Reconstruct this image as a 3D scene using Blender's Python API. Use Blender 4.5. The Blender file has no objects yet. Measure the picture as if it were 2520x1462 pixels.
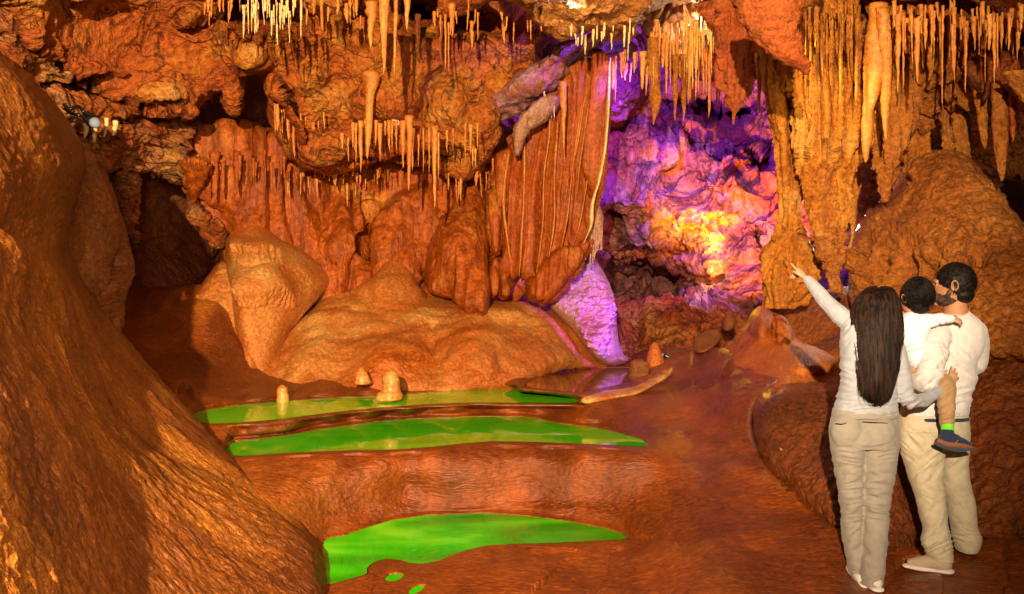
import bpy, math
import numpy as np
from mathutils import Vector

SC = bpy.context.scene
COL = SC.collection
R = math.radians
# ------------------------------------------------------------------ camera
F, CX, CY, EZ = 2182.0, 1260.0, 731.0, 1.6      # focal length in 2520-px-wide pixels, centre, eye height
cam_data = bpy.data.cameras.new('camera')
cam_data.sensor_width = 36.0
cam_data.lens = 36.0 * F / 2520.0
cam_data.clip_start, cam_data.clip_end = 0.05, 200.0
cam = bpy.data.objects.new('camera', cam_data)
COL.objects.link(cam)
cam.location = (0, 0, EZ)
cam.rotation_euler = (R(90), 0, 0)
SC.camera = cam
# ------------------------------------------------------------------ world: faint warm light from the rest of the cave
W = bpy.data.worlds.new('World'); SC.world = W; W.use_nodes = True
W.node_tree.nodes['Background'].inputs[0].default_value = (1.0, 0.72, 0.5, 1)
W.node_tree.nodes['Background'].inputs[1].default_value = 0.05
SC.view_settings.view_transform = 'Standard'
SC.view_settings.look = 'None'
SC.view_settings.exposure = -0.34
SC.cycles.use_denoising = True
SC.cycles.max_bounces = 6
SC.cycles.sample_clamp_indirect = 4.0


def at(u, v, Y):
    """the place at distance Y seen in direction (u, v)"""
    return ((u - CX) / F * Y, Y, EZ - (v - CY) / F * Y)


def lamp(name, kind, loc, target, power, color, size=0.3, angle=60, blend=0.5):
    d = bpy.data.lights.new(name, kind)
    d.energy = power; d.color = color
    if kind == 'AREA':
        d.shape = 'DISK'; d.size = size
    else:
        d.shadow_soft_size = size
    if kind == 'SPOT':
        d.spot_size = R(angle); d.spot_blend = blend
    o = bpy.data.objects.new(name, d); COL.objects.link(o)
    o.location = loc
    if target is not None:
        o.rotation_euler = (Vector(target) - Vector(loc)).to_track_quat('-Z', 'Y').to_euler()
    return o


WARM = (1.0, 0.73, 0.46)
# main flood read off the cast shadows, then unseen fill lamps added for brightness
lamp('key_fill_flood', 'SPOT', (-0.95, -4.0, 3.3), (-1.5, 11, 3.2), 17500, WARM, 0.05, 66, 0.75)
lamp('key_fill_flood', 'SPOT', (3.0, -4.0, 2.4), (2.7, 9, 5.0), 1700, WARM, 0.08, 40, 0.6)  # added fill from the right, an unseen lamp
lamp('key_fill_flood', 'SPOT', (-0.1, 1.6, 3.5), (-2.0, 4.6, 1.0), 360, (1.0, 0.66, 0.34), 0.06, 95, 0.7)  # lamp added to rake the left slope with golden light
lamp('key_fill_flood', 'SPOT', (0.6, -1.5, 2.7), (2.5, 5.0, 1.1), 40, (0.55, 0.80, 1.0), 0.8, 24, 0.6)  # cool lamp added to whiten the family's clothes
lamp('key_fill_flood', 'SPOT', (0.3, -2.5, 2.3), (-3.3, 10, 1.5), 2200, (1.0, 0.72, 0.5), 0.5, 34, 0.8)  # soft fill added for the left recess and its floor
# coloured show lights inside the cave
VIO, MAG, BLU = (0.20, 0.03, 1.0), (1.0, 0.09, 0.32), (0.14, 0.04, 1.0)
lamp('violet_light', 'SPOT', at(1545, 180, 12.8), at(1700, 360, 17), 2600, VIO, 0.08, 130, 0.6)
lamp('violet_light', 'SPOT', at(1590, 215, 10.9), at(1400, 120, 11.6), 320, BLU, 0.05, 90, 0.8)
lamp('magenta_light', 'SPOT', at(1880, 620, 11.6), at(1680, 360, 17), 480, MAG, 0.10, 90, 0.7)
lamp('violet_light', 'SPOT', at(1640, 740, 10.7), at(1480, 770, 12.2), 900, (0.16, 0.02, 1.0), 0.04, 56, 0.5)
lamp('yellow_light', 'POINT', at(1742, 665, 15.95), None, 30, (1.0, 0.66, 0.0), 0.03)
lamp('yellow_light', 'SPOT', at(1745, 680, 15.75), at(1722, 560, 16.2), 420, (1.0, 0.68, 0.0), 0.03, 80, 0.8)
lamp('orange_light', 'SPOT', at(1830, 740, 12.4), at(1830, 540, 15.5), 4600, (1.0, 0.30, 0.02), 0.1, 50, 0.8)
lamp('golden_light', 'POINT', at(2035, 70, 8.6), None, 9, (1.0, 0.78, 0.30), 0.06)
lamp('golden_light', 'SPOT', at(1985, 60, 7.7), at(2040, 420, 8.9), 150, (1.0, 0.76, 0.28), 0.06, 80, 0.7)
lamp('golden_light', 'POINT', at(1720, 60, 11.0), None, 55, (1.0, 0.82, 0.45), 0.06)
lamp('white_light', 'POINT', at(2110, 560, 10.2), None, 60, (1.0, 0.9, 0.75), 0.06)
lamp('white_light', 'POINT', at(2000, 640, 9.9), None, 3, (1.0, 0.92, 0.85), 0.05)
lamp('white_light', 'POINT', at(1420, 30, 9.2), None, 16, (1.0, 0.85, 0.6), 0.06)
# ------------------------------------------------------------------ noise
_rng = np.random.RandomState(11)
_PERM = _rng.permutation(256); _PERM = np.concatenate([_PERM, _PERM, _PERM])
_G = _rng.normal(size=(256, 3)); _G /= np.linalg.norm(_G, axis=1)[:, None]
_RP = _rng.rand(256, 3)


def perlin(p):
    i = np.floor(p).astype(np.int64); f = p - i; i &= 255
    w = f * f * f * (f * (f * 6 - 15) + 10)
    out = 0
    for dx in (0, 1):
        a = _PERM[(i[:, 0] + dx) & 255]
        wx = w[:, 0] if dx else 1 - w[:, 0]
        for dy in (0, 1):
            b = _PERM[a + ((i[:, 1] + dy) & 255)]
            wy = w[:, 1] if dy else 1 - w[:, 1]
            for dz in (0, 1):
                c = _PERM[b + ((i[:, 2] + dz) & 255)]
                g = _G[c]
                wz = w[:, 2] if dz else 1 - w[:, 2]
                out = out + wx * wy * wz * ((f[:, 0] - dx) * g[:, 0] + (f[:, 1] - dy) * g[:, 1] + (f[:, 2] - dz) * g[:, 2])
    return out * 1.5


def fbm(p, s, oct=4, gain=0.5, st=(1, 1, 1), off=0.0):
    q = p * (np.array(st) * s) + off
    o, a = 0, 1.0
    for _ in range(oct):
        o = o + a * perlin(q); q = q * 2.03 + 17.3; a *= gain
    return o


def ridged(p, s, oct=4, gain=0.5, st=(1, 1, 1), off=0.0):
    q = p * (np.array(st) * s) + off
    o, a = 0, 1.0
    for _ in range(oct):
        o = o + a * (1 - 2 * np.abs(perlin(q))); q = q * 2.03 + 11.1; a *= gain
    return o - 0.6


def worley(p, s, st=(1, 1, 1), off=0.0):
    q = p * (np.array(st) * s) + off
    i = np.floor(q).astype(np.int64); f = q - i
    d1 = np.full(len(q), 9.0); d2 = np.full(len(q), 9.0); idn = np.zeros(len(q), int)
    for dx in (-1, 0, 1):
        for dy in (-1, 0, 1):
            for dz in (-1, 0, 1):
                h = _PERM[_PERM[_PERM[(i[:, 0] + dx) & 255] + ((i[:, 1] + dy) & 255)] + ((i[:, 2] + dz) & 255)]
                r = _RP[h]
                d = (dx + r[:, 0] - f[:, 0]) ** 2 + (dy + r[:, 1] - f[:, 1]) ** 2 + (dz + r[:, 2] - f[:, 2]) ** 2
                n = d < d1
                d2 = np.where(n, d1, np.minimum(d2, d)); idn = np.where(n, h, idn); d1 = np.where(n, d, d1)
    return np.sqrt(d1), np.sqrt(d2), idn


# ------------------------------------------------------------------ objects
def tag(o, label=None, cat=None, group=None, kind=None):
    if label: o['label'] = label
    if cat: o['category'] = cat
    if group: o['group'] = group
    if kind: o['kind'] = kind
    return o


def mesh_obj(name, V, Fc, mat, parent=None, smooth=True, base=True, loc=None):
    """link one mesh object whose origin lies at the base of its shape"""
    V = np.asarray(V, float)
    if parent is not None:
        org = np.zeros(3)
    elif loc is not None:
        org = np.array(loc, float)
    else:
        org = np.array([V[:, 0].mean(), V[:, 1].mean(), V[:, 2].min()]) if base else np.zeros(3)
    if parent is not None:
        V = V - np.array(parent.get('_org', parent.location))
    me = bpy.data.meshes.new(name)
    me.from_pydata((V - org).tolist(), [], Fc.tolist() if hasattr(Fc, 'tolist') else Fc)
    me.validate(); me.update()
    if smooth:
        me.polygons.foreach_set('use_smooth', [True] * len(me.polygons))
    me.materials.append(mat)
    o = bpy.data.objects.new(name, me); COL.objects.link(o)
    o.location = org.tolist()
    if parent is not None:
        o.parent = parent
    return o


def empty(name, loc, label, cat, group=None):
    o = bpy.data.objects.new(name, None); COL.objects.link(o)
    o.location = loc; o.empty_display_size = 0.1
    tag(o, label, cat, group)
    return o


# ------------------------------------------------------------------ reliefs: rock masses grown outwards from an outline
def tps(ctrl, extra=1e-4):
    c = np.array(ctrl, float); xy = c[:, :2] / 1000.0; q = 1.0 / c[:, 2]
    n = len(c)
    if n < 3:
        return lambda u, v: np.full(u.shape, q.mean())
    d = np.linalg.norm(xy[:, None] - xy[None], axis=2)
    K = np.where(d > 0, d * d * np.log(d + 1e-12), 0) + np.eye(n) * extra
    Pm = np.hstack([np.ones((n, 1)), xy])
    A = np.zeros((n + 3, n + 3)); A[:n, :n] = K; A[:n, n:] = Pm; A[n:, :n] = Pm.T
    w = np.linalg.lstsq(A, np.concatenate([q, np.zeros(3)]), rcond=None)[0]

    def f(u, v):
        u = np.asarray(u, float) / 1000.0; v = np.asarray(v, float) / 1000.0
        o = w[n] + w[n + 1] * u + w[n + 2] * v
        for k in range(n):
            r2 = (u - xy[k, 0]) ** 2 + (v - xy[k, 1]) ** 2
            o = o + w[k] * 0.5 * r2 * np.log(r2 + 1e-12)
        return np.maximum(o, 0.02)
    return f


def poly_sd(u, v, poly):
    """signed distance to the polygon (positive inside) and nearest edge point"""
    P_ = np.array(poly, float); n = len(P_)
    best = np.full(u.shape, 1e18); nx = u.copy(); ny = v.copy(); ins = np.zeros(u.shape, bool)
    for k in range(n):
        a = P_[k]; b = P_[(k + 1) % n]; e = b - a
        t = np.clip(((u - a[0]) * e[0] + (v - a[1]) * e[1]) / (e @ e + 1e-12), 0, 1)
        px = a[0] + t * e[0]; py = a[1] + t * e[1]
        d = (u - px) ** 2 + (v - py) ** 2
        m = d < best; best = np.where(m, d, best); nx = np.where(m, px, nx); ny = np.where(m, py, ny)
        c = ((a[1] > v) != (b[1] > v)) & (u < (b[0] - a[0]) * (v - a[1]) / (b[1] - a[1] + 1e-12) + a[0])
        ins ^= c
    d = np.sqrt(best)
    return np.where(ins, d, -d), nx, ny


def smooth_poly(poly, it=2, jit=0.0, seed=0):
    P_ = np.array(poly, float)
    for _ in range(it):
        Q = np.roll(P_, -1, axis=0)
        P_ = np.stack([0.75 * P_ + 0.25 * Q, 0.25 * P_ + 0.75 * Q], 1).reshape(-1, 2)
    if jit:
        seg = np.linalg.norm(np.roll(P_, -1, axis=0) - P_, axis=1); s = np.cumsum(seg) - seg; tot = seg.sum()
        m = max(12, int(tot / max(6, jit * 1.5))); tt = np.linspace(0, tot, m, endpoint=False)
        k = np.searchsorted(s, tt, side='right') - 1; f = ((tt - s[k]) / np.maximum(seg[k], 1e-9))[:, None]
        P_ = P_[k] * (1 - f) + np.roll(P_, -1, axis=0)[k] * f
        n = np.column_stack([P_ / 22.0, np.full(m, seed * 7.7 + 0.5)])
        P_ = P_ + np.column_stack([fbm(n, 1, 3), fbm(n + 31.7, 1, 3)]) * jit
    return P_


def relief(name, poly, ctrl, mat, step=3.0, T=0.5, roll=40, disp=None, back=False, jit=0.0, sm=1,
           bumps=(), depthf=None, label=None, cat=None, group=None, kind=None, parent=None, seed=0, prof_pow=0.5):
    pl = smooth_poly(poly, sm, jit, seed) if sm or jit else np.array(poly, float)
    df = tps(ctrl)
    u0, v0 = pl.min(0) - step; u1, v1 = pl.max(0) + step
    U, V = np.meshgrid(np.arange(u0, u1 + step, step), np.arange(v0, v1 + step, step))
    sd, nx, ny = poly_sd(U, V, pl)
    out = sd < 0
    keep = sd > -step * 1.5
    Us = np.where(out & keep, nx, U); Vs = np.where(out & keep, ny, V)
    d = np.clip(sd, 0, None)
    Y = 1.0 / df(Us, Vs)
    for (bu, bv, ru, rv, dd) in bumps:      # positive dd = deeper
        r2 = ((Us - bu) / ru) ** 2 + ((Vs - bv) / rv) ** 2
        Y = Y + dd * np.exp(-r2 * r2)
    if depthf is not None:
        Y = depthf(Us, Vs, Y, d)
    r = np.clip(d / roll, 0, 1)
    prof = (1 - (1 - r) ** 2) ** prof_pow
    Yf = Y + T * (1 - prof)
    sh = U.shape

    def surf(Yg, sgn):
        X = np.stack([(Us - CX) / F * Yg, Yg, EZ - (Vs - CY) / F * Yg], -1)
        du = np.gradient(X, axis=1); dv = np.gradient(X, axis=0)
        N = np.cross(dv, du)
        N /= np.linalg.norm(N, axis=-1)[..., None] + 1e-9
        N *= np.where(N[..., 1:2] > 0, -1, 1) * sgn
        return X, N
    X, N = surf(Yf, 1)
    if disp is not None:
        h = disp(X.reshape(-1, 3), Us.ravel(), Vs.ravel(), d.ravel()).reshape(sh)
        X = X + N * (h * (0.25 + 0.75 * np.clip(d / max(roll * 0.6, 14), 0, 1)))[..., None]
    idx = -np.ones(sh, int); idx[keep] = np.arange(keep.sum())
    cell_in = (sd > 0)
    ok = (cell_in[:-1, :-1] | cell_in[1:, :-1] | cell_in[:-1, 1:] | cell_in[1:, 1:]) & keep[:-1, :-1] & keep[1:, :-1] & keep[:-1, 1:] & keep[1:, 1:]
    a = idx[:-1, :-1][ok]; b = idx[:-1, 1:][ok]; c = idx[1:, 1:][ok]; e = idx[1:, :-1][ok]
    Fc = np.stack([a, e, c, b], 1)
    Vv = X[keep]
    if back:
        Yb = Y + T + T * prof * (back if back is not True else 1.0)
        Xb, Nb = surf(Yb, -1)
        if disp is not None:
            hb = disp(Xb.reshape(-1, 3), Us.ravel(), Vs.ravel(), d.ravel()).reshape(sh)
            Xb = Xb + Nb * hb[..., None]
        Xb = np.where((d <= 0)[..., None], X, Xb)
        n0 = len(Vv)
        Vv = np.concatenate([Vv, Xb[keep]])
        Fc = np.concatenate([Fc, np.stack([a, b, c, e], 1) + n0])
    used = np.unique(Fc); remap = -np.ones(len(Vv), int); remap[used] = np.arange(len(used))
    o = mesh_obj(name, Vv[used], remap[Fc], mat, parent)
    return tag(o, label, cat, group, kind)


# ------------------------------------------------------------------ lofts: columns, stalactites, cones
def interp_rows(rows, n):
    a = np.array(rows, float); t = np.linspace(0, 1, len(a)); tt = np.linspace(0, 1, n)
    # arc parameter along the first column so that rows keep their heights
    L = np.cumsum(np.r_[0, np.abs(np.diff(a[:, 0])) + 1e-6]); t = L / L[-1]
    k = np.clip(np.searchsorted(t, tt, side='right') - 1, 0, len(a) - 2)
    f = (tt - t[k]) / (t[k + 1] - t[k])
    m = np.gradient(a, t, axis=0); h = (t[k + 1] - t[k])[:, None]; f = f[:, None]
    return (2 * f**3 - 3 * f**2 + 1) * a[k] + (f**3 - 2 * f**2 + f) * h * m[k] + (-2 * f**3 + 3 * f**2) * a[k + 1] + (f**3 - f**2) * h * m[k + 1]


def loft(name, rows, Y, mat, asp=1.0, nseg=24, n=40, disp=None, tipround=False, **kw):
    """rows: (v, u_left, u_right[, dY]); a solid with elliptical cross-sections around distance Y"""
    rows = [tuple(r) + ((0,) if len(r) == 3 else ()) for r in rows]
    A = interp_rows(rows, n)
    v, ul, ur, dY = A.T
    YY = Y + dY
    cx = ((ul + ur) / 2 - CX) / F * YY; rx = np.maximum(np.abs(ur - ul) / 2 / F * YY, 0.0008)
    z = EZ - (v - CY) / F * YY
    th = np.linspace(0, 2 * np.pi, nseg, endpoint=False)
    X = np.stack([cx[:, None] + rx[:, None] * np.cos(th), YY[:, None] + asp * rx[:, None] * np.sin(th), np.repeat(z[:, None], nseg, 1)], -1)
    if disp is not None:
        Nn = np.stack([np.cos(th), np.sin(th), 0 * th], -1)[None].repeat(n, 0)
        h = disp(X.reshape(-1, 3), th[None].repeat(n, 0).ravel(), rx[:, None].repeat(nseg, 1).ravel()).reshape(n, nseg)
        lim = np.minimum(np.abs(h), 0.6 * rx[:, None]) * np.sign(h)
        X = X + Nn * lim[..., None]
    Vv = X.reshape(-1, 3)
    i = np.arange(n - 1)[:, None] * nseg; j = np.arange(nseg)[None]; j2 = (j + 1) % nseg
    Fc = np.stack([i + j, i + j2, i + nseg + j2, i + nseg + j], -1).reshape(-1, 4)
    if z[-1] < z[0]:
        Fc = Fc[:, ::-1]
    fl = Fc.tolist() + [list(range(nseg)) if z[-1] < z[0] else list(range(nseg))[::-1],
                        list(range((n - 1) * nseg, n * nseg))[::-1] if z[-1] < z[0] else list(range((n - 1) * nseg, n * nseg))]
    lab = {k: kw.pop(k, None) for k in ('label', 'cat', 'group', 'kind')}
    o = mesh_obj(name, Vv, fl, mat, kw.get('parent'))
    return tag(o, lab['label'], lab['cat'], lab['group'], lab['kind'])


# ------------------------------------------------------------------ materials
class NT:
    def __init__(s, m): s.t = m.node_tree; s.n = s.t.nodes
    def add(s, ty, **kw):
        x = s.n.new(ty)
        for k, v in kw.items():
            if k.startswith('_'):
                setattr(x, k[1:], v)
        for k, v in kw.items():
            if not k.startswith('_'):
                x.inputs[k].default_value = v
        return x
    def link(s, a, b): s.t.links.new(a, b)


def ramp(x, stops):
    cr = x.color_ramp
    while len(cr.elements) > 1:
        cr.elements.remove(cr.elements[-1])
    cr.elements[0].position = stops[0][0]; cr.elements[0].color = (*stops[0][1], 1)
    for p, c in stops[1:]:
        e = cr.elements.new(p); e.color = (*c, 1)


def rock(name, cols, scale=1.2, fine=22.0, streak=None, streak_col=None, streak_amt=0.5, rot=(0, 0, 0), bump=0.5,
         bscale=40.0, bdist=0.02, rough=(0.42, 0.75), spec=0.35, coat=0.0, bst=None, crack_shade=0.0, cscale=1.6):
    sat = lambda c: (c[0], c[1] * 0.82, c[2] * 0.40)
    cols = [sat(c) for c in cols]; streak_col = sat(streak_col) if streak_col else None
    m = bpy.data.materials.new(name); m.use_nodes = True
    t = NT(m); bs = t.n['Principled BSDF']
    tc = t.add('ShaderNodeTexCoord')
    geo = t.add('ShaderNodeNewGeometry')
    pos = geo.outputs['Position']
    n1 = t.add('ShaderNodeTexNoise', Scale=scale, Detail=7.0, Roughness=0.62, Distortion=0.5); t.link(pos, n1.inputs['Vector'])
    cr = t.add('ShaderNodeValToRGB'); t.link(n1.outputs['Fac'], cr.inputs[0])
    k = len(cols); ramp(cr, [(0.35 + 0.30 * i / (k - 1), c) for i, c in enumerate(cols)])
    col = cr.outputs[0]
    if streak:
        mpr = t.add('ShaderNodeMapping', Rotation=rot); t.link(pos, mpr.inputs[0])
        mp = t.add('ShaderNodeMapping', Scale=streak); t.link(mpr.outputs[0], mp.inputs[0])
        n2 = t.add('ShaderNodeTexNoise', Scale=1.0, Detail=6.0, Roughness=0.65); t.link(mp.outputs[0], n2.inputs['Vector'])
        r2 = t.add('ShaderNodeMapRange'); r2.inputs[1].default_value = 0.42; r2.inputs[2].default_value = 0.62
        r2.inputs[4].default_value = streak_amt; t.link(n2.outputs['Fac'], r2.inputs[0])
        mx = t.add('ShaderNodeMix', _data_type='RGBA'); t.link(r2.outputs[0], mx.inputs[0]); t.link(col, mx.inputs[6])
        mx.inputs[7].default_value = (*(streak_col or cols[0]), 1)
        col = mx.outputs[2]
    n3 = t.add('ShaderNodeTexNoise', Scale=fine, Detail=5.0, Roughness=0.7); t.link(pos, n3.inputs['Vector'])
    r3 = t.add('ShaderNodeMapRange'); r3.inputs[1].default_value = 0.3; r3.inputs[2].default_value = 0.7
    r3.inputs[3].default_value = 0.5; r3.inputs[4].default_value = 1.45; t.link(n3.outputs['Fac'], r3.inputs[0])
    mm = t.add('ShaderNodeMix', _data_type='RGBA', _blend_type='MULTIPLY'); mm.inputs[0].default_value = 1.0
    t.link(col, mm.inputs[6]); t.link(r3.outputs[0], mm.inputs[7])
    colout = mm.outputs[2]; ch = None
    if crack_shade:
        nc = t.add('ShaderNodeTexNoise', Scale=cscale, Detail=8.0, Roughness=0.55, Distortion=1.2); t.link(pos, nc.inputs['Vector'])
        s1 = t.add('ShaderNodeMath', _operation='SUBTRACT'); t.link(nc.outputs['Fac'], s1.inputs[0]); s1.inputs[1].default_value = 0.5
        s2 = t.add('ShaderNodeMath', _operation='ABSOLUTE'); t.link(s1.outputs[0], s2.inputs[0])
        ch = t.add('ShaderNodeMapRange'); ch.inputs[1].default_value = 0.0; ch.inputs[2].default_value = 0.022; t.link(s2.outputs[0], ch.inputs[0])
        cr_ = t.add('ShaderNodeMapRange'); cr_.inputs[3].default_value = 1 - crack_shade; t.link(ch.outputs[0], cr_.inputs[0])  # crevice darkness put into the colour along the bumped lines
        m3 = t.add('ShaderNodeMix', _data_type='RGBA', _blend_type='MULTIPLY'); m3.inputs[0].default_value = 1.0
        t.link(colout, m3.inputs[6]); t.link(cr_.outputs[0], m3.inputs[7]); colout = m3.outputs[2]
    t.link(colout, bs.inputs['Base Color'])
    rr = t.add('ShaderNodeMapRange'); rr.inputs[3].default_value = rough[0]; rr.inputs[4].default_value = rough[1]
    rr.inputs[1].default_value = 0.35; rr.inputs[2].default_value = 0.65
    t.link(n1.outputs['Fac'], rr.inputs[0]); t.link(rr.outputs[0], bs.inputs['Roughness'])
    bs.inputs['Specular IOR Level'].default_value = spec
    bs.inputs['Coat Weight'].default_value = coat; bs.inputs['Coat Roughness'].default_value = 0.25
    # relief finer than the mesh
    mpb = t.add('ShaderNodeMapping', Rotation=rot); t.link(pos, mpb.inputs[0])
    mp2 = t.add('ShaderNodeMapping', Scale=bst or (1, 1, 1)); t.link(mpb.outputs[0], mp2.inputs[0])
    nb = t.add('ShaderNodeTexNoise', Scale=bscale, Detail=6.0, Roughness=0.6, Distortion=0.3); t.link(mp2.outputs[0], nb.inputs['Vector'])
    b1 = t.add('ShaderNodeBump', Strength=min(1.0, bump * 1.15), Distance=bdist * 1.8); t.link(nb.outputs['Fac'], b1.inputs['Height'])
    if ch is not None:
        b0 = t.add('ShaderNodeBump', Strength=0.9, Distance=0.05); t.link(ch.outputs[0], b0.inputs['Height']); t.link(b0.outputs[0], b1.inputs['Normal'])
    t.link(b1.outputs[0], bs.inputs['Normal'])
    return m


_ORD = 'first second third fourth fifth sixth seventh eighth ninth tenth eleventh twelfth thirteenth fourteenth fifteenth sixteenth seventeenth eighteenth nineteenth twentieth'.split()


def ordinal(k):
    if k < 20: return _ORD[k]
    t_, r_ = divmod(k + 1, 10); tens = {2: 'twent', 3: 'thirt', 4: 'fort'}[t_]
    return tens + 'ieth' if r_ == 0 else tens + 'y-' + _ORD[r_ - 1]
# ------------------------------------------------------------------ rock colours
OR = (0.56, 0.165, 0.032); BR = (0.30, 0.085, 0.02); PALE = (0.74, 0.40, 0.17); PINK = (0.62, 0.30, 0.18)
GOLD = (0.66, 0.29, 0.05); DK = (0.17, 0.045, 0.014); RUST = (0.45, 0.10, 0.022); TAN = (0.60, 0.27, 0.09)
M = {}
M['ceil'] = rock('ceiling_rock', [RUST, OR, OR, GOLD, PALE], 0.9, 16, (3.0, 3.0, 3.0), RUST, 0.55, bump=0.9, bscale=16, bdist=0.06, crack_shade=0.6)
M['ledge'] = rock('ledge_rock', [BR, OR, PINK, PALE], 1.5, 18, (0.6, 2, 10), BR, 0.7, (0, R(-27), 0), bump=0.9, bscale=12, bdist=0.06, bst=(.6, 1, 3), crack_shade=0.7, cscale=2.5)
M['dark'] = rock('recess_shade_rock', [DK, BR, (0.26, 0.10, 0.03), BR], 1.2, 14, bump=0.8, bscale=14, bdist=0.05)  # dark tones put the shade of recesses and gaps into the rock
M['drape'] = rock('drapery_flowstone', [(0.34, 0.08, 0.018), (0.50, 0.14, 0.026), (0.44, 0.11, 0.022), (0.64, 0.26, 0.07)], 0.9, 18, (9, 9, 0.45), (0.20, 0.045, 0.011), 0.8, bump=0.6, bscale=16, bdist=0.03, bst=(1.5, 1.5, 0.35), rough=(0.28, 0.5), spec=0.25)  # dark streaks paint shade for the drapery grooves
M['curtain'] = rock('curtain_flowstone', [(0.28, 0.065, 0.014), (0.46, 0.12, 0.022), (0.38, 0.08, 0.018), (0.58, 0.22, 0.06)], 0.9, 22, (16, 10, 0.4), (0.25, 0.06, 0.015), 0.75, (0, R(-6), 0), bump=0.5, bscale=20, bdist=0.02, bst=(1.5, 1.5, 0.4), rough=(0.3, 0.55), spec=0.22)
M['mound'] = rock('mound_flowstone', [BR, OR, (0.55, 0.22, 0.08), TAN, (0.7, 0.42, 0.2)], 0.55, 30, (2.2, 2.2, 0.5), RUST, 0.5, bump=0.55, bscale=45, bdist=0.018, bst=(1, 1, 1.6), rough=(0.24, 0.5), spec=0.45)
M['floor'] = rock('floor_flowstone', [(0.13, 0.038, 0.012), (0.24, 0.065, 0.018), (0.34, 0.09, 0.02), (0.50, 0.18, 0.04)], 0.5, 26, (2.6, .8, 0.35), (0.13, 0.035, 0.011), 0.8, bump=0.6, bscale=34, bdist=0.016, bst=(0.5, 1.3, 2.2), rough=(0.2, 0.42), spec=0.5)
M['slope'] = rock('slope_flowstone', [(0.20, 0.065, 0.016), (0.34, 0.12, 0.025), (0.50, 0.19, 0.035), (0.66, 0.29, 0.05)], 0.5, 34, (0.5, 1.0, 4.0), (0.15, 0.045, 0.012), 0.85, (0, R(-48), 0), bump=1.0, bscale=26, bdist=0.03, bst=(0.55, 0.8, 2.0), rough=(0.3, 0.6), spec=0.35)
M['slab'] = rock('slab_rock', [(0.20, 0.065, 0.025), (0.28, 0.10, 0.035), (0.33, 0.15, 0.07)], 0.9, 26, (5, 2, 0.8), (0.16, 0.05, 0.02), 0.6, bump=0.6, bscale=24, bdist=0.02)
M['chamber'] = rock('chamber_rock', [(0.13, 0.045, 0.05), (0.34, 0.16, 0.26), (0.46, 0.27, 0.46), (0.50, 0.17, 0.07), (0.15, 0.06, 0.08)], 0.7, 12, (1, 1, 1), (0.16, 0.07, 0.12), 0.7, bump=0.9, bscale=8, bdist=0.06, crack_shade=0.45, cscale=0.6)  # violet and orange light partly mixed into the rock tones
M['red'] = rock('red_rock', [DK, (0.34, 0.07, 0.02), (0.42, 0.12, 0.03), (0.5, 0.2, 0.08)], 1.2, 14, bump=0.9, bscale=12, bdist=0.07, crack_shade=0.6)
M['right'] = rock('right_flowstone', [(0.28, 0.095, 0.024), (0.42, 0.155, 0.042), (0.50, 0.21, 0.065), (0.56, 0.25, 0.085)], 0.9, 22, bump=0.9, bscale=20, bdist=0.045, rough=(0.35, 0.6))
M['gold'] = rock('golden_flowstone', [(0.34, 0.11, 0.022), (0.52, 0.20, 0.04), (0.62, 0.28, 0.065), (0.72, 0.40, 0.15)], 1.5, 24, (9, 9, 0.8), (0.40, 0.14, 0.025), 0.6, bump=0.9, bscale=34, bdist=0.03, rough=(0.25, 0.55))
M['redston'] = rock('red_flowstone', [(0.30, 0.06, 0.018), (0.42, 0.10, 0.025), (0.45, 0.13, 0.04)], 1.2, 30, bump=0.8, bscale=34, bdist=0.02)
M['stal'] = rock('stalactite_calcite', [OR, TAN, (0.66, 0.30, 0.08), PALE], 2.0, 30, (14, 14, 1.5), OR, 0.5, bump=0.5, bscale=60, bdist=0.008, rough=(0.25, 0.5))
M['white'] = rock('pale_calcite', [(0.7, 0.55, 0.40), (0.85, 0.72, 0.58), (0.8, 0.6, 0.4)], 2.5, 30, bump=0.4, bscale=60, bdist=0.008, rough=(0.25, 0.5))
M['straw'] = rock('straw_calcite', [(0.62, 0.30, 0.07), (0.74, 0.45, 0.15), (0.85, 0.66, 0.36)], 3.0, 30, bump=0.4, bscale=80, bdist=0.004, rough=(0.2, 0.4))
M['stalm'] = rock('stalagmite_calcite', [OR, TAN, PALE, (0.8, 0.5, 0.26)], 3.0, 30, bump=0.6, bscale=50, bdist=0.01, rough=(0.15, 0.4), coat=0.3)
M['wetrock'] = rock('wet_boulder_rock', [(0.10, 0.030, 0.010), (0.18, 0.05, 0.014), (0.24, 0.07, 0.02)], 1.2, 20, bump=1.0, bscale=30, bdist=0.03, rough=(0.16, 0.35), coat=0.5)
M['dome'] = rock('dome_flowstone', [(0.34, 0.17, 0.12), (0.46, 0.28, 0.30), (0.50, 0.34, 0.55)], 1.5, 30, bump=0.7, bscale=50, bdist=0.012, rough=(0.3, 0.5))  # violet light partly tinted into the pale flowstone
M['ground'] = rock('trodden_ground', [(0.16, 0.05, 0.015), (0.24, 0.07, 0.02), (0.30, 0.10, 0.03)], 1.0, 20, bump=0.9, bscale=20, bdist=0.03)


# ------------------------------------------------------------------ relief functions
def d_ceil(X, u, v, d):
    sm = np.clip((u - 250) / 350.0, 0.35, 1)      # the left sheet is smoother
    w1, w2, _ = worley(X + 0.35 * fbm(X, 1.1, 2)[:, None], 1.3)
    w3, w4, _ = worley(X + 0.15 * fbm(X, 3, 2)[:, None], 4.2)
    return 0.22 * fbm(X, 0.8, 3) + sm * (0.13 * (w1 - 0.5) + 0.05 * (w3 - .5)) + 0.045 * ridged(X, 2.0, 4) + 0.018 * fbm(X, 12, 3)


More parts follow.
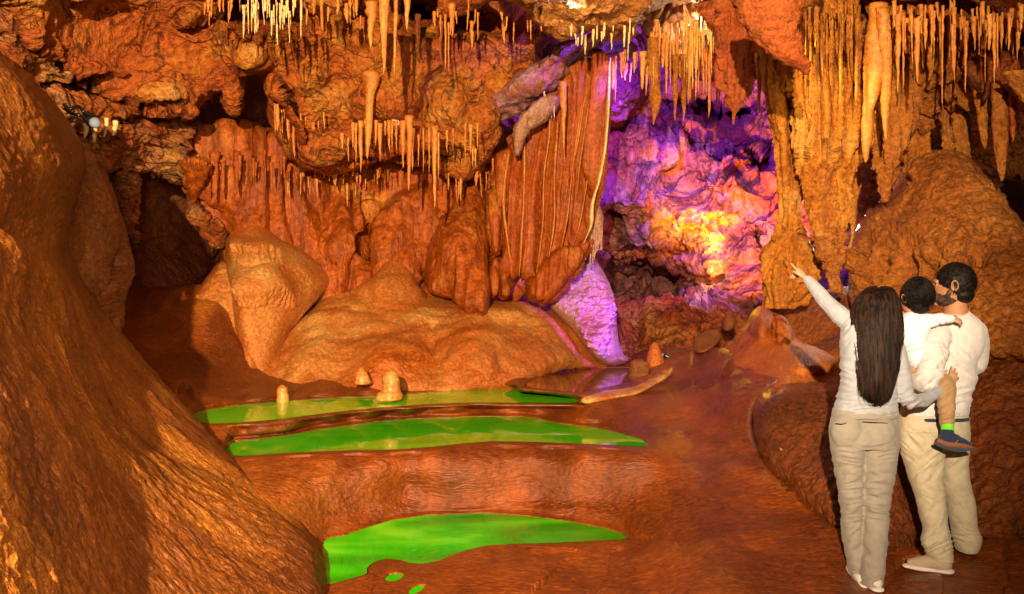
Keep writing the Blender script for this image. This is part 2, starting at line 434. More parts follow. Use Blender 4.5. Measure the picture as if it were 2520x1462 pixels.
def d_ledge(X, u, v, d):
    Z = X[:, 2] + 0.45 * X[:, 0] + 0.15 * fbm(X, 1.2, 2)
    q = np.stack([X[:, 0] * 0.3, X[:, 1] * 0.3, Z], 1)
    st = fbm(q, 5.0, 3) + 0.6 * np.abs(np.mod(Z * 5, 1) - 0.5)
    return 0.18 * fbm(X, 1.0, 3) + 0.12 * st + 0.05 * ridged(X, 4, 3) + 0.03 * fbm(X, 12, 2)


def d_block(X, u, v, d):
    w1, w2, i1 = worley(X + 0.3 * fbm(X, 0.9, 2)[:, None], 0.62, st=(1, .6, 1.5))
    w3, w4, i3 = worley(X, 1.9)
    return 1.0 * (_RP[i1][:, 0] - 0.5) * np.clip((w2 - w1) * 4, 0, 1) + 0.22 * (_RP[i3][:, 1] - .5) * np.clip((w4 - w3) * 5, 0, 1) \
        + 0.2 * fbm(X, 0.8, 3) + 0.12 * ridged(X, 2.2, 4) + 0.03 * fbm(X, 12, 2)


def d_drape(a=1.0, s=3.2):
    def f(X, u, v, d):
        Xw = X + 0.12 * fbm(X, 1.0, 2)[:, None]
        fl = fbm(Xw, s, 2, st=(1, 1, 0.10))
        w1, w2, _ = worley(Xw, s * 1.5, st=(1, 1, 0.10))
        gr = np.abs(perlin(Xw * np.array([s * .75, s * .75, .22]) + 4.4))
        return a * (0.20 * fbm(X, 0.7, 2) + 0.60 * np.minimum(gr, .30) + 0.10 * fl + 0.13 * (0.6 - w1) + 0.02 * fbm(X, 9, 3))
    return f


def d_mound(a=1.0):
    def f(X, u, v, d):
        return a * (0.14 * fbm(X, 0.9, 2) + 0.03 * fbm(X, 3.5, 2) + 0.012 * ridged(X, 14, 2, st=(1, 1, 1.8)) + 0.006 * fbm(X, 30, 2) + 0.05 * np.abs(fbm(X, 1.8, 2, st=(1, 1, .35))))
    return f


def d_pop(a=1.0, s=6.0):
    def f(X, u, v, d):
        w1, w2, _ = worley(X + 0.05 * fbm(X, 4, 2)[:, None], s)
        w3, _, _ = worley(X, s * 2.3)
        return a * (0.16 * fbm(X, 0.9, 3) + 0.09 * (0.6 - w1) + 0.04 * (0.5 - w3) + 0.02 * fbm(X, 14, 2))
    return f


def d_slope(X, u, v, d):
    q = np.stack([X[:, 0] * 0.69 - X[:, 2] * 0.72, X[:, 1], X[:, 0] * 0.72 + X[:, 2] * 0.69], 1)
    return 0.07 * fbm(X, 0.7, 2) + 0.020 * fbm(q, 2.2, 2, st=(.35, .6, 2.2)) + 0.011 * ridged(q, 10, 2, st=(.40, .7, 1.8)) + 0.004 * fbm(X, 40, 2)


# ------------------------------------------------------------------ far walls of the cave
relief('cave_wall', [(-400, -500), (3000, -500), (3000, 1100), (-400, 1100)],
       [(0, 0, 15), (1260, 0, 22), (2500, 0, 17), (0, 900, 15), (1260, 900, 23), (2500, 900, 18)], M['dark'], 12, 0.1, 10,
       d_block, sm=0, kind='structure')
# recess behind the hollow on the left
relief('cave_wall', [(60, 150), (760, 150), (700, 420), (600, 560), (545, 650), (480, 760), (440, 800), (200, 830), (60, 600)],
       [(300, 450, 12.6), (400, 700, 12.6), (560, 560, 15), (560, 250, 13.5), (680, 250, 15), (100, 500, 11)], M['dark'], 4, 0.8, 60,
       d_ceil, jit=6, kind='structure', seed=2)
# back wall behind the curtains
relief('cave_wall', [(436, 330), (470, 335), (478, 312), (520, 320), (560, 312), (580, 318), (600, 305), (650, 322), (690, 330), (800, 300), (1260, 300), (1300, 420), (1300, 800), (900, 820), (560, 800),
                     (556, 600), (540, 585), (505, 560), (500, 520), (460, 470), (445, 420)],
       [(450, 400, 11.6), (600, 330, 11.9), (620, 500, 12.0), (560, 600, 12.1), (800, 420, 12.8), (800, 650, 12.5), (1000, 440, 13.2), (1000, 650, 12.7), (1250, 400, 13.2), (1250, 750, 13.0)],
       M['drape'], 2.6, 0.6, 45, d_drape(1.0, 2.6), bumps=[(910, 600, 26, 80, 0.8), (855, 600, 50, 40, -0.25), (1045, 690, 25, 22, 0.9)], jit=8, kind='structure', seed=3)
# purple chamber
relief('cave_wall', [(1180, 60), (2150, 60), (2150, 980), (1180, 980)],
       [(1200, 100, 15.5), (1200, 500, 17.5), (1200, 900, 15), (1500, 100, 14.5), (1700, 120, 18), (1900, 150, 17), (1500, 350, 17.0), (1700, 300, 17.5), (1900, 350, 16.5), (1500, 560, 16.0), (1700, 520, 16.2), (1900, 560, 15.4),
        (1500, 640, 17.2), (1660, 640, 17.2), (1760, 640, 16.0), (1880, 700, 15.3), (1560, 760, 16.4), (1700, 760, 16.2), (1560, 860, 14.6), (1720, 860, 14.8), (1880, 850, 14.6), (2100, 500, 15), (1600, 930, 13.0)],
       M['chamber'], 3, 0.3, 20, d_block,
       bumps=[(1790, 260, 60, 40, 1.0), (1640, 255, 45, 35, 0.9), (1560, 470, 120, 55, -0.5), (1600, 620, 90, 12, 0.6), (1690, 700, 90, 45, 0.9), (1870, 640, 10, 90, 0.7), (1850, 420, 40, 50, 0.7), (1570, 700, 120, 60, 2.4), (1770, 270, 90, 36, 1.2), (1510, 560, 26, 50, 0.8), (1800, 440, 90, 60, -0.8), (1560, 360, 80, 40, -0.6), (1700, 380, 200, 8, 0.4)],
       sm=0, kind='structure')
# low boulder wall of the chamber's foot
relief('cave_wall', [(1490, 735), (1560, 750), (1640, 735), (1720, 765), (1770, 750), (1800, 780), (1860, 770), (1880, 960), (1480, 960)],
       [(1500, 740, 15), (1700, 760, 14.6), (1860, 780, 14.2), (1520, 900, 12.6), (1700, 880, 12.6), (1860, 900, 12.4)],
       M['red'], 3, 0.6, 30, d_block, jit=10, kind='structure', seed=4)
# far right background
relief('cave_wall', [(2100, 60), (2900, 60), (2900, 500), (2560, 450), (2440, 445), (2440, 800), (2100, 800)],
       [(2150, 300, 13), (2400, 200, 12), (2400, 400, 12.5), (2600, 350, 11.5), (2850, 300, 10), (2300, 700, 12), (2500, 100, 11)],
       M['red'], 3.5, 0.8, 40, d_ledge, jit=8, kind='structure', seed=5)

# ------------------------------------------------------------------ layered band under the ceiling, left
relief('cave_wall', [(-60, 20), (60, 60), (160, 180), (260, 230), (330, 262), (430, 290), (478, 292), (475, 330), (480, 350), (460, 375), (450, 400), (445, 440), (470, 470), (520, 530), (556, 575), (545, 600), (480, 560),
                     (455, 460), (400, 435), (330, 425), (262, 432), (240, 480), (150, 400), (-60, 250)],
       [(0, 100, 8.0), (200, 280, 9.6), (300, 320, 10.1), (420, 320, 10.8), (460, 400, 11.2), (300, 410, 10.7), (540, 570, 11.9), (100, 330, 9)],
       M['ledge'], 2.6, 0.5, 22, d_ledge, jit=7, kind='structure', seed=6,
       bumps=[(150, 225, 120, 18, 0.5), (330, 292, 60, 9, 0.3), (250, 330, 50, 14, -0.25)])
relief('cave_wall', [(270, 425), (330, 418), (352, 450), (345, 520), (330, 560), (345, 575), (336, 600), (318, 620), (290, 560), (262, 470)],
       [(300, 450, 10.6), (330, 600, 10.9), (280, 550, 10.7)], M['ledge'], 3, 0.5, 25, d_ledge, jit=6, kind='structure', seed=61)

# ------------------------------------------------------------------ ceiling mass with the hollow
relief('cave_ceiling', [(-260, -420), (1700, -420), (1560, -60), (1420, 40), (1330, 110), (1330, 200), (1270, 250), (1215, 300), (1235, 330), (1195, 420), (1150, 442), (1100, 432), (1050, 412), (1000, 405),
                        (950, 395), (900, 412), (860, 428), (800, 432), (760, 424), (722, 405), (700, 380), (676, 330), (672, 300), (664, 270), (655, 225), (646, 205), (636, 186), (622, 188),
                        (606, 202), (600, 232), (604, 262), (598, 276), (582, 286), (566, 268), (548, 236), (528, 240), (505, 262), (486, 286), (465, 290), (420, 286), (380, 275), (330, 262),
                        (290, 246), (255, 232), (210, 205), (165, 190), (125, 168), (80, 140), (40, 92), (10, 40), (-80, -60)],
       [(-200, -300, 5.4), (0, 0, 7.6), (40, 90, 7.9), (250, 0, 8.7), (250, 220, 9.5), (450, 275, 10.2), (600, 180, 10.3), (600, 0, 9.5), (700, 380, 11.3), (900, 0, 10.0), (900, 200, 10.8), (900, 405, 11.6),
        (1190, 420, 12.0), (1190, 200, 11.6), (1190, 0, 10.6), (1330, 100, 11.4), (800, -300, 7.5), (1600, -300, 7.5), (1450, -20, 10.2)],
       M['ceil'], 2.6, 0.75, 42, d_ceil, jit=9, kind='structure', seed=7,
       bumps=[(655, 40, 95, 50, 1.3), (1025, 20, 55, 42, 1.8), (880, 60, 40, 60, 0.6), (620, 145, 50, 45, -0.35), (775, 195, 40, 30, -0.15), (960, 250, 90, 30, -0.25), (1090, 60, 120, 40, 0.7), (1200, 60, 70, 40, 0.9),
              (1000, 380, 150, 16, 0.55), (800, 370, 60, 40, -0.45), (1180, 300, 60, 40, -0.3), (490, 60, 40, 25, 0.4), (240, 170, 60, 20, -0.2), (1100, 240, 60, 60, 0.35), (380, 230, 60, 20, -0.25)])
# layered lobes right of the hollow with drapes
relief('cave_ceiling', [(655, 180), (690, 190), (720, 270), (760, 330), (752, 370), (738, 380), (715, 330), (690, 300), (672, 268), (662, 230)],
       [(660, 200, 10.35), (740, 350, 11.0), (700, 280, 10.75)], M['ceil'], 2.6, 0.3, 16, d_ceil, kind='structure')
# pale lumps at the top centre, above the purple shelf
relief('cave_ceiling', [(1180, -420), (1900, -420), (1800, -20), (1660, -5), (1600, 20), (1570, 60), (1560, 90), (1515, 100), (1480, 90), (1450, 60), (1400, 92), (1360, 88), (1320, 62), (1280, 20), (1200, -20)],
       [(1250, -200, 7.2), (1300, 20, 9.3), (1400, 80, 9.9), (1550, 80, 10.2), (1600, -30, 9.6), (1800, -200, 8)], M['right'], 2.8, 0.7, 40, d_pop(1.3, 3.0), jit=7, kind='structure', seed=8)
relief('cave_ceiling', [(1395, 92), (1480, 85), (1560, 95), (1572, 135), (1500, 146), (1440, 160), (1405, 190), (1375, 236), (1340, 236), (1300, 255), (1230, 300), (1190, 300), (1180, 250), (1240, 215), (1330, 150)],
       [(1400, 120, 11.2), (1500, 140, 12), (1250, 270, 11.9), (1200, 260, 11.7)], M['chamber'], 3, 0.5, 24, d_ceil, jit=7, kind='structure', seed=9)
# right-hand ceiling above the straws
relief('cave_ceiling', [(1480, -420), (3000, -420), (3000, 100), (2600, 110), (2480, 30), (2400, 12), (2330, 20), (2200, 8), (2120, 6), (2040, 2), (1960, 30), (1900, 60), (1880, 110), (1820, 120), (1760, 50), (1700, 40), (1640, 30), (1600, 45), (1560, 20), (1500, -30)],
       [(1600, -300, 7.5), (1700, 20, 11.0), (1900, 40, 9.5), (2100, 0, 8.8), (2400, 0, 8.0), (2600, 100, 7.4), (2900, -300, 4.5), (2000, -300, 6)],
       M['right'], 3, 0.6, 35, d_pop(1.3, 3.0), jit=6, kind='structure', seed=10)
relief('cave_ceiling', [(2370, 150), (2440, 130), (2560, 90), (2900, 60), (2900, 420), (2560, 300), (2530, 292), (2500, 262), (2470, 230), (2440, 212), (2420, 250), (2400, 240), (2385, 200)],
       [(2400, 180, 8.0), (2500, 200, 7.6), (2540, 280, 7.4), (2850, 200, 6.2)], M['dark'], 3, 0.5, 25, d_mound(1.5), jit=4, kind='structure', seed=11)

# ------------------------------------------------------------------ floor with the terraces of the pools
POOLS = {
    'low': (-0.10, [(800, 1440), (803, 1400), (795, 1350), (800, 1327), (850, 1318), (900, 1300), (960, 1282), (1050, 1269), (1190, 1263), (1290, 1270), (1400, 1284), (1480, 1299), (1525, 1312), (1551, 1326), (1480, 1330),
                    (1380, 1335), (1290, 1338), (1200, 1341), (1150, 1352), (1110, 1365), (1080, 1379), (1040, 1386), (1010, 1385), (985, 1377), (950, 1374), (922, 1383), (905, 1398), (909, 1410), (880, 1419), (840, 1430)]),
    'mid': (0.38, [(555, 1111), (576, 1086), (636, 1081), (717, 1071), (780, 1058), (847, 1049), (920, 1039), (998, 1032), (1123, 1027), (1274, 1025), (1325, 1030), (1375, 1043), (1466, 1052), (1527, 1067), (1577, 1081),
                   (1598, 1095), (1577, 1099), (1476, 1094), (1342, 1088), (1207, 1085), (1140, 1090), (1072, 1098), (971, 1106), (837, 1108), (700, 1115), (579, 1124)]),
    'high': (0.52, [(474, 1016), (552, 1001), (690, 988), (836, 979), (925, 976), (1010, 970), (1100, 962), (1180, 958), (1290, 959), (1345, 966), (1400, 976), (1430, 991), (1342, 992), (1160, 990), (1039, 995), (938, 1002),
                    (837, 1012), (745, 1024), (663, 1034), (572, 1041), (495, 1042), (481, 1027)]),
    'drop': (-0.085, [(948, 1425), (958, 1415), (975, 1412), (993, 1415), (985, 1424), (968, 1430), (952, 1430)]),
    'drip': (-0.085, [(1006, 1457), (1018, 1446), (1034, 1441), (1046, 1443), (1036, 1452), (1022, 1460), (1010, 1461)]),
    'film': (0.62, [(1285, 952), (1330, 925), (1362, 907), (1440, 905), (1560, 905), (1575, 925), (1555, 938), (1500, 950), (1430, 966), (1360, 958)]),
}


def zY(v, z):
    return (EZ - z) * F / np.maximum(v - CY, 40)


def floor_depth(U, V, Y, d):
    for k, (z, pl) in POOLS.items():
        sd, _, _ = poly_sd(U, V, np.array(pl, float))
        dip = 0.14 * np.clip(sd / 14.0, 0, 1)
        yin = zY(V, z - dip)
        w = np.exp(-(np.clip(-sd - 5, 0, None) / (8.0 if k != 'high' else 5.0)) ** 2)
        yrim = zY(V, z + 0.009 * np.clip(-sd / 5.0, 0, 1))
        q = np.where(sd > 0, 1 / yin, (1 - w) / Y + w / yrim)
        Y = 1 / q
    return Y


_pool_sd = []


def d_floor(X, u, v, d):
    m = np.ones(len(u))
    for k, (z, pl) in POOLS.items():
        sd, _, _ = poly_sd(u, v, np.array(pl, float))
        m *= np.clip((-sd - 6) / 22.0, 0.0, 1)
    return m * (0.06 * fbm(X, 0.8, 2) + 0.012 * fbm(X, 3, 2) + 0.004 * ridged(X, 11, 2, st=(.5, 1.5, 2.5)) + 0.002 * fbm(X, 30, 2))


fl_ctrl = [(1550, 1470, 5.0), (1100, 1480, 4.85), (800, 1490, 4.85), (500, 1300, 5.6), (1480, 1200, 6.9),
           (1000, 1190, 7.02), (1300, 1180, 7.1), (1700, 1180, 6.6),
                      (640, 940, 10.2), (600, 860, 10.8), (540, 740, 11.2), (480, 735, 11.2), (450, 720, 11.4), (380, 800, 10.6), (310, 780, 10.4), (330, 900, 9.2), (430, 960, 8.7), (200, 740, 10),
           (900, 930, 10.6), (1100, 950, 10.8),
           (1650, 960, 9.6), (1700, 880, 11.2), (1600, 880, 12.2), (1800, 870, 9.7), (1760, 960, 8.6), (1850, 960, 8.0), (1750, 1100, 7.3), (1600, 1160, 6.8), (1600, 1000, 8.7),
           (1850, 1170, 6.5), (1990, 1262, 5.75), (2085, 1335, 5.3), (1800, 1300, 5.6), (1700, 1462, 4.75), (1950, 1440, 4.85),
           (2140, 1440, 4.92), (2290, 1405, 5.18), (2380, 1370, 5.46), (2500, 1440, 4.95), (2500, 1330, 5.6), (2150, 1360, 5.5), (2300, 1500, 4.5), (2700, 1300, 5.2)]
for _k, (_z, _pl) in POOLS.items():
    _m = smooth_poly(_pl, 1); _m = _m[::max(1, len(_m) // 22)]; _cc = _m.mean(0)
    for _u, _v in _m:
        _dv = 5 if _v > _cc[1] else -3
        fl_ctrl.append((_u, _v + _dv, float(zY(_v + _dv, _z + 0.006))))
relief('cave_floor', [(250, 720), (440, 700), (560, 700), (700, 850), (1200, 860), (1500, 870), (1700, 850), (1850, 860), (1960, 930), (1900, 962), (1856, 1000), (1850, 1060), (1880, 1130), (1990, 1235), (2080, 1318),
                      (2300, 1335), (2800, 1280), (2800, 1900), (-200, 1900), (-200, 900)],
       fl_ctrl, M['floor'], 2.5, 0.3, 14, d_floor, depthf=floor_depth, sm=1, kind='structure')


# water
def pool_water(name, key, cols, label):
    z, pl = POOLS[key]
    sm_ = smooth_poly(pl, 2)
    c = sm_.mean(0); big = sm_ + (sm_ - c) / np.linalg.norm(sm_ - c, axis=1)[:, None] * 4.0
    V_ = [at(u, v, zY(v, z)) for u, v in big]
    m = bpy.data.materials.new(name + '_' + key); m.use_nodes = True
    t = NT(m); b = t.n['Principled BSDF']
    geo = t.add('ShaderNodeNewGeometry')
    mp = t.add('ShaderNodeMapping', Scale=(0.55, 1.3, 1)); t.link(geo.outputs['Position'], mp.inputs[0])
    nz = t.add('ShaderNodeTexNoise', Scale=1.0, Detail=2.5, Distortion=0.8); t.link(mp.outputs[0], nz.inputs['Vector'])
    cr = t.add('ShaderNodeValToRGB'); ramp(cr, [(0.33 + 0.36 * i / (len(cols) - 1), c_) for i, c_ in enumerate(cols)])
    t.link(nz.outputs['Fac'], cr.inputs[0]); t.link(cr.outputs[0], b.inputs['Base Color'])
    b.inputs['Roughness'].default_value = 0.03; b.inputs['IOR'].default_value = 1.33
    nb = t.add('ShaderNodeTexNoise', Scale=3.0, Detail=2.0); t.link(geo.outputs['Position'], nb.inputs['Vector'])
    bm_ = t.add('ShaderNodeBump', Strength=0.06, Distance=0.02); t.link(nb.outputs['Fac'], bm_.inputs['Height']); t.link(bm_.outputs[0], b.inputs['Normal'])
    o = mesh_obj(name, V_, [list(range(len(V_)))[::-1]], m, smooth=False)
    tag(o, label, 'water', None, 'structure')
    return o


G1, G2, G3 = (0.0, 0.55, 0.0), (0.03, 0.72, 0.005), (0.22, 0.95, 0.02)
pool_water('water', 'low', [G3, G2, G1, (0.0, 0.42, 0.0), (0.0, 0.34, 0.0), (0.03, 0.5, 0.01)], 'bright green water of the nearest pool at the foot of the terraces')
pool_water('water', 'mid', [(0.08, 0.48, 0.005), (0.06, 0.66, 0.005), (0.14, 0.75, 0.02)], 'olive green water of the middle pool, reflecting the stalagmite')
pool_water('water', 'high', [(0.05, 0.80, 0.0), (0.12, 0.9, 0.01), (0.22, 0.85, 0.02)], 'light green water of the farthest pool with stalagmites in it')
pool_water('water', 'drop', [G2, G1], 'small green puddle just below the nearest pool')
pool_water('water', 'drip', [G2, G1], 'tiny green puddle at the bottom edge of the photo')
pool_water('water', 'film', [(0.20, 0.05, 0.02), (0.28, 0.08, 0.03)], 'thin film of clear water over brown rock beyond the green pools')

# ------------------------------------------------------------------ left foreground
relief('cave_floor', [(-900, 180), (-60, 80), (0, 128), (60, 170), (120, 232), (170, 292), (206, 350), (218, 400), (215, 450), (190, 520), (160, 600), (200, 690), (280, 800), (-100, 1200), (-900, 1200)],
       [(0, 130, 5.4), (200, 360, 6.6), (0, 500, 4.6), (170, 560, 6.4), (-800, 500, 3), (200, 750, 6.2), (0, 900, 4.4)],
       M['slope'], 3.5, 1.0, 70, d_slope, jit=4, kind='structure', seed=12)
relief('rock_slab', [(190, 330), (232, 375), (262, 425), (285, 470), (305, 520), (318, 560), (333, 610), (331, 665), (318, 700), (305, 740), (304, 790), (296, 830), (230, 860), (120, 700), (120, 450)],
       [(200, 400, 7.6), (300, 560, 7.9), (320, 680, 8.0), (290, 800, 7.4), (150, 600, 7.0)], M['slab'], 3, 0.6, 40, d_mound(1.2), jit=3, seed=13,
       label='dark brown upright rock slab with a pale lower edge, standing behind the left slope', cat='rock')
relief('cave_floor', [(-900, 300), (-60, 540), (0, 560), (60, 585), (115, 620), (165, 672), (230, 745), (300, 822), (380, 918), (480, 1028), (560, 1112), (640, 1190), (705, 1240), (760, 1310), (795, 1370), (806, 1430), (812, 1500), (830, 1900), (-900, 1900)],
       [(0, 570, 4.2), (-800, 600, 2.2), (200, 730, 6.0), (300, 822, 6.9), (560, 1112, 6.3), (800, 1400, 5.1), (0, 1462, 2.5), (400, 1462, 3.7), (0, 1000, 3.1), (300, 1100, 4.6), (600, 1400, 4.5), (-800, 1800, 1.4), (800, 1850, 3.4)],
       M['slope'], 3.5, 0.45, 50, d_slope, jit=3, kind='structure', seed=14)

# ------------------------------------------------------------------ right: dark wet boulder, banks
relief('wet_boulder', [(1850, 1010), (1862, 975), (1905, 950), (1990, 938), (2100, 950), (2250, 990), (2350, 1100), (2380, 1250), (2330, 1340), (2250, 1400), (2120, 1400), (2000, 1300), (1900, 1180), (1858, 1100)],
       [(1860, 1000, 6.7), (2000, 960, 6.8), (2100, 1100, 5.85), (1950, 1150, 6.15), (2100, 1300, 5.5), (2300, 1200, 5.9), (2300, 1350, 5.7)], M['wetrock'], 3, 0.6, 60, d_pop(.45, 9), jit=3, seed=15,
       label='big dark wet rounded boulder behind the woman, glistening', cat='boulder')
relief('cave_floor', [(2100, 860), (2300, 830), (2500, 800), (2900, 740), (2900, 1400), (2480, 1345), (2380, 1330), (2300, 1320), (2200, 1200), (2080, 1000)],
       [(2150, 880, 7.8), (2500, 820, 7.6), (2850, 800, 6.5), (2500, 1340, 5.6), (2250, 1300, 6.3), (2500, 1050, 6.4)], M['ground'], 3.2, 0.4, 40, d_pop(.6, 7), jit=4, kind='structure', seed=16)
relief('cave_floor', [(1880, 735), (2000, 722), (2120, 700), (2150, 760), (2200, 1100), (2000, 1100), (1900, 900), (1870, 830)],
       [(1900, 740, 10.4), (2100, 720, 9.3), (1950, 880, 9.3), (2150, 950, 8.2), (2100, 1090, 7.6)], M['ground'], 3, 0.3, 30, d_mound(1.0), jit=4, kind='structure', seed=17)

# ------------------------------------------------------------------ flowstone mounds
relief('flowstone_mound', [(612, 905), (640, 870), (700, 812), (760, 765), (800, 728), (830, 712), (900, 700), (1000, 712), (1080, 728), (1250, 738), (1330, 748), (1400, 790), (1450, 835), (1492, 885), (1510, 905), (1440, 910),
                           (1362, 912), (1320, 935), (1280, 955), (1180, 972), (1000, 985), (860, 985), (700, 985), (640, 975), (622, 940)],
       [(700, 975, 9.9), (1000, 980, 10.0), (1280, 955, 10.4), (640, 900, 10.8), (1000, 860, 10.6), (800, 740, 12.2), (1000, 715, 12.5), (1250, 745, 12.4), (1400, 800, 12.2), (1490, 890, 12.3), (1180, 850, 10.9), (1100, 830, 11.2), (1330, 870, 11.2), (850, 850, 10.9)],
       M['mound'], 2.6, 0.4, 40, d_mound(1.0), bumps=[(1062, 870, 16, 90, 0.12), (1060, 870, 40, 80, 0.15), (1180, 860, 60, 90, -0.25), (930, 860, 60, 80, -0.12)], jit=2, seed=18,
       label='broad tan flowstone mound rising behind the farthest green pool', cat='flowstone')


def d_gour(X, u, v, d):
    h = 0.05 * fbm(X, 1.0, 2) + 0.006 * ridged(X, 14, 2)
    q = np.stack([u / 9.0 + 0.6 * perlin(np.stack([u / 30, v / 12, u * 0], 1)), v / 60.0, u * 0 + 3], 1)
    col = 1 - 2 * np.abs(perlin(q))
    for (v0, ua, ub, a, L) in ((650, 560, 715, 0.13, 30), (690, 610, 700, 0.05, 18), (754, 566, 760, 0.15, 40)):
        vv = v + 6 * np.sin(u / 17.0)
        t = (v0 - vv) / L      # 1 at the ledge crest, 0 at the foot of the fringe
        win = np.clip((u - ua) / 25, 0, 1) * np.clip((ub - u) / 80, 0, 1) ** 1.5
        prof = np.where(t > 1, np.exp(-(t - 1) ** 2 * 1.0), np.where(t > 0, 0.35 + 0.65 * t, 0))
        fr = np.where((t > 0) & (t < 1), 0.15 + 1.0 * np.clip(col + .35, 0, 1) * (0.5 + 0.5 * t) , 1)
        fr = np.where(t > 0.85, fr + (1 - fr) * np.clip((t - .85) / .15, 0, 1), fr)
        h = h + a * win * (prof * fr - 0.25 * ((t > -0.1) & (t < 1)) * (1 - np.clip(col + .35, 0, 1)))
    return h


relief('flowstone_ledge_mound', [(553, 600), (565, 570), (590, 545), (603, 528), (622, 522), (645, 530), (656, 560), (690, 590), (740, 612), (785, 645), (812, 672), (816, 698), (795, 720), (760, 760), (700, 830), (680, 940), (640, 960), (600, 900), (580, 820), (575, 780), (572, 720), (560, 670)],
       [(566, 600, 11.5), (620, 535, 12.0), (600, 860, 10.6), (700, 760, 11.1), (805, 690, 12.0), (650, 660, 10.95), (640, 740, 10.8), (740, 620, 11.8)], M['mound'], 1.8, 0.45, 44, d_gour, jit=2, seed=19,
       label='orange flowstone mound with two ledges of dripping fringe, left of the curtains', cat='flowstone')
relief('flowstone_cone', [(850, 715), (890, 700), (925, 672), (944, 640), (952, 600), (965, 560), (985, 590), (1000, 635), (1022, 690), (1050, 722), (1050, 770), (960, 780), (860, 770)],
       [(880, 710, 12.2), (970, 620, 12.6), (960, 720, 11.7), (1020, 715, 12.1), (965, 670, 12.1), (900, 770, 12.4), (1000, 770, 12.2)], M['mound'], 2.2, 0.3, 30, d_mound(.6), jit=1.5, seed=20,
       label='small smooth orange flowstone cone at the foot of the back wall', cat='flowstone')
relief('flowstone_column', [(1048, 715), (1046, 650), (1052, 600), (1072, 555), (1092, 530), (1104, 490), (1120, 460), (1150, 440), (1190, 446), (1206, 480), (1210, 560), (1206, 650), (1204, 740), (1194, 775), (1172, 766), (1150, 772), (1120, 738), (1080, 732)],
       [(1060, 700, 12.15), (1060, 600, 12.5), (1110, 500, 12.9), (1180, 460, 13.0), (1140, 620, 12.0), (1190, 600, 12.2), (1180, 740, 11.5), (1110, 720, 11.9)], M['drape'], 2.2, 0.4, 30,
       lambda X, u, v, d: 0.12 * (1 - 2 * np.abs(perlin(np.stack([u / 34.0, v / 420.0, u * 0 + 5.5], 1)))) + d_mound(.8)(X, u, v, d), jit=2, seed=21,
       label='bulky fluted orange flowstone column between the small cone and the curtains', cat='flowstone')
relief('flowstone_dome', [(1345, 752), (1362, 715), (1390, 682), (1425, 655), (1445, 628), (1462, 632), (1478, 662), (1498, 700), (1512, 735), (1516, 780), (1519, 830), (1530, 868), (1552, 892), (1500, 906), (1455, 880), (1400, 800)],
       [(1370, 720, 12.3), (1450, 640, 12.6), (1440, 760, 11.9), (1500, 800, 12.1), (1530, 890, 12.2), (1470, 880, 11.8)], M['dome'], 1.8, 0.5, 30,
       lambda X, u, v, d: d_mound(.8)(X, u, v, d) + np.exp(-((u - 1465) / 42.0) ** 2 - ((v - 790) / 75.0) ** 2) * (.22 * (0.6 - worley(X * np.array([1, 1, 1.4]), 9)[0]) + .07 * ridged(X, 7, 2)) - .10 * np.exp(-((u - 1508) / 5.0) ** 2) * (v > 800) * (v < 865), jit=2, seed=22,
       label='pale rounded stalagmite dome with a knobbly violet-lit face at the curtain\'s right foot', cat='stalagmite')
relief('double_stalagmite', [(1735, 900), (1780, 862), (1812, 825), (1838, 795), (1850, 768), (1866, 751), (1884, 757), (1904, 770), (1928, 778), (1948, 808), (1964, 838), (1992, 848), (2040, 866), (2080, 900), (2110, 960), (2080, 1060), (1900, 1080), (1850, 1040), (1800, 1000), (1730, 960)],
       [(1760, 900, 9.9), (1865, 765, 9.8), (1930, 800, 9.4), (1900, 870, 8.9), (2050, 890, 8.5), (2080, 950, 8.0), (1930, 940, 7.9), (1820, 940, 8.6), (1850, 1010, 7.75), (2000, 1030, 7.5), (1740, 960, 9.3)], M['mound'], 2.4, 0.45, 36, d_mound(.35),
       bumps=[(1870, 795, 20, 36, -0.2), (1928, 812, 22, 36, -0.3), (1900, 790, 6, 34, .10), (2000, 895, 60, 24, -0.2)], jit=2, seed=23,
       label='orange flowstone bank with twin rounded humps, left of the woman', cat='flowstone')
relief('flowstone_hill', [(2085, 690), (2084, 640), (2092, 600), (2108, 560), (2130, 525), (2165, 500), (2195, 470), (2215, 430), (2225, 398), (2245, 380), (2285, 368), (2345, 366), (2390, 388), (2405, 410), (2440, 435), (2470, 470), (2490, 510), (2530, 560), (2600, 620),
                          (2650, 900), (2300, 900), (2150, 840), (2095, 760)],
       [(2100, 640, 8.9), (2200, 500, 8.9), (2300, 380, 8.9), (2400, 450, 8.4), (2300, 600, 7.8), (2500, 600, 7.7), (2450, 780, 7.0), (2200, 760, 7.9), (2600, 800, 7.0)], M['right'], 2.6, 0.7, 55,
       lambda X, u, v, d: d_pop(.8, 8)(X, u, v, d) - 0.28 * np.exp(-((v - 645 + 0.15 * (u - 2200)) / 36.0) ** 2) * (u > 2110) * (u < 2440) * np.clip(fbm(X, 4.0, 2, st=(1, 1, .25)) * 2.2 + .45, 0, 1), jit=4, seed=24,
       label='huge knobbly tan flowstone hill with a row of drip hollows, behind the family', cat='flowstone')

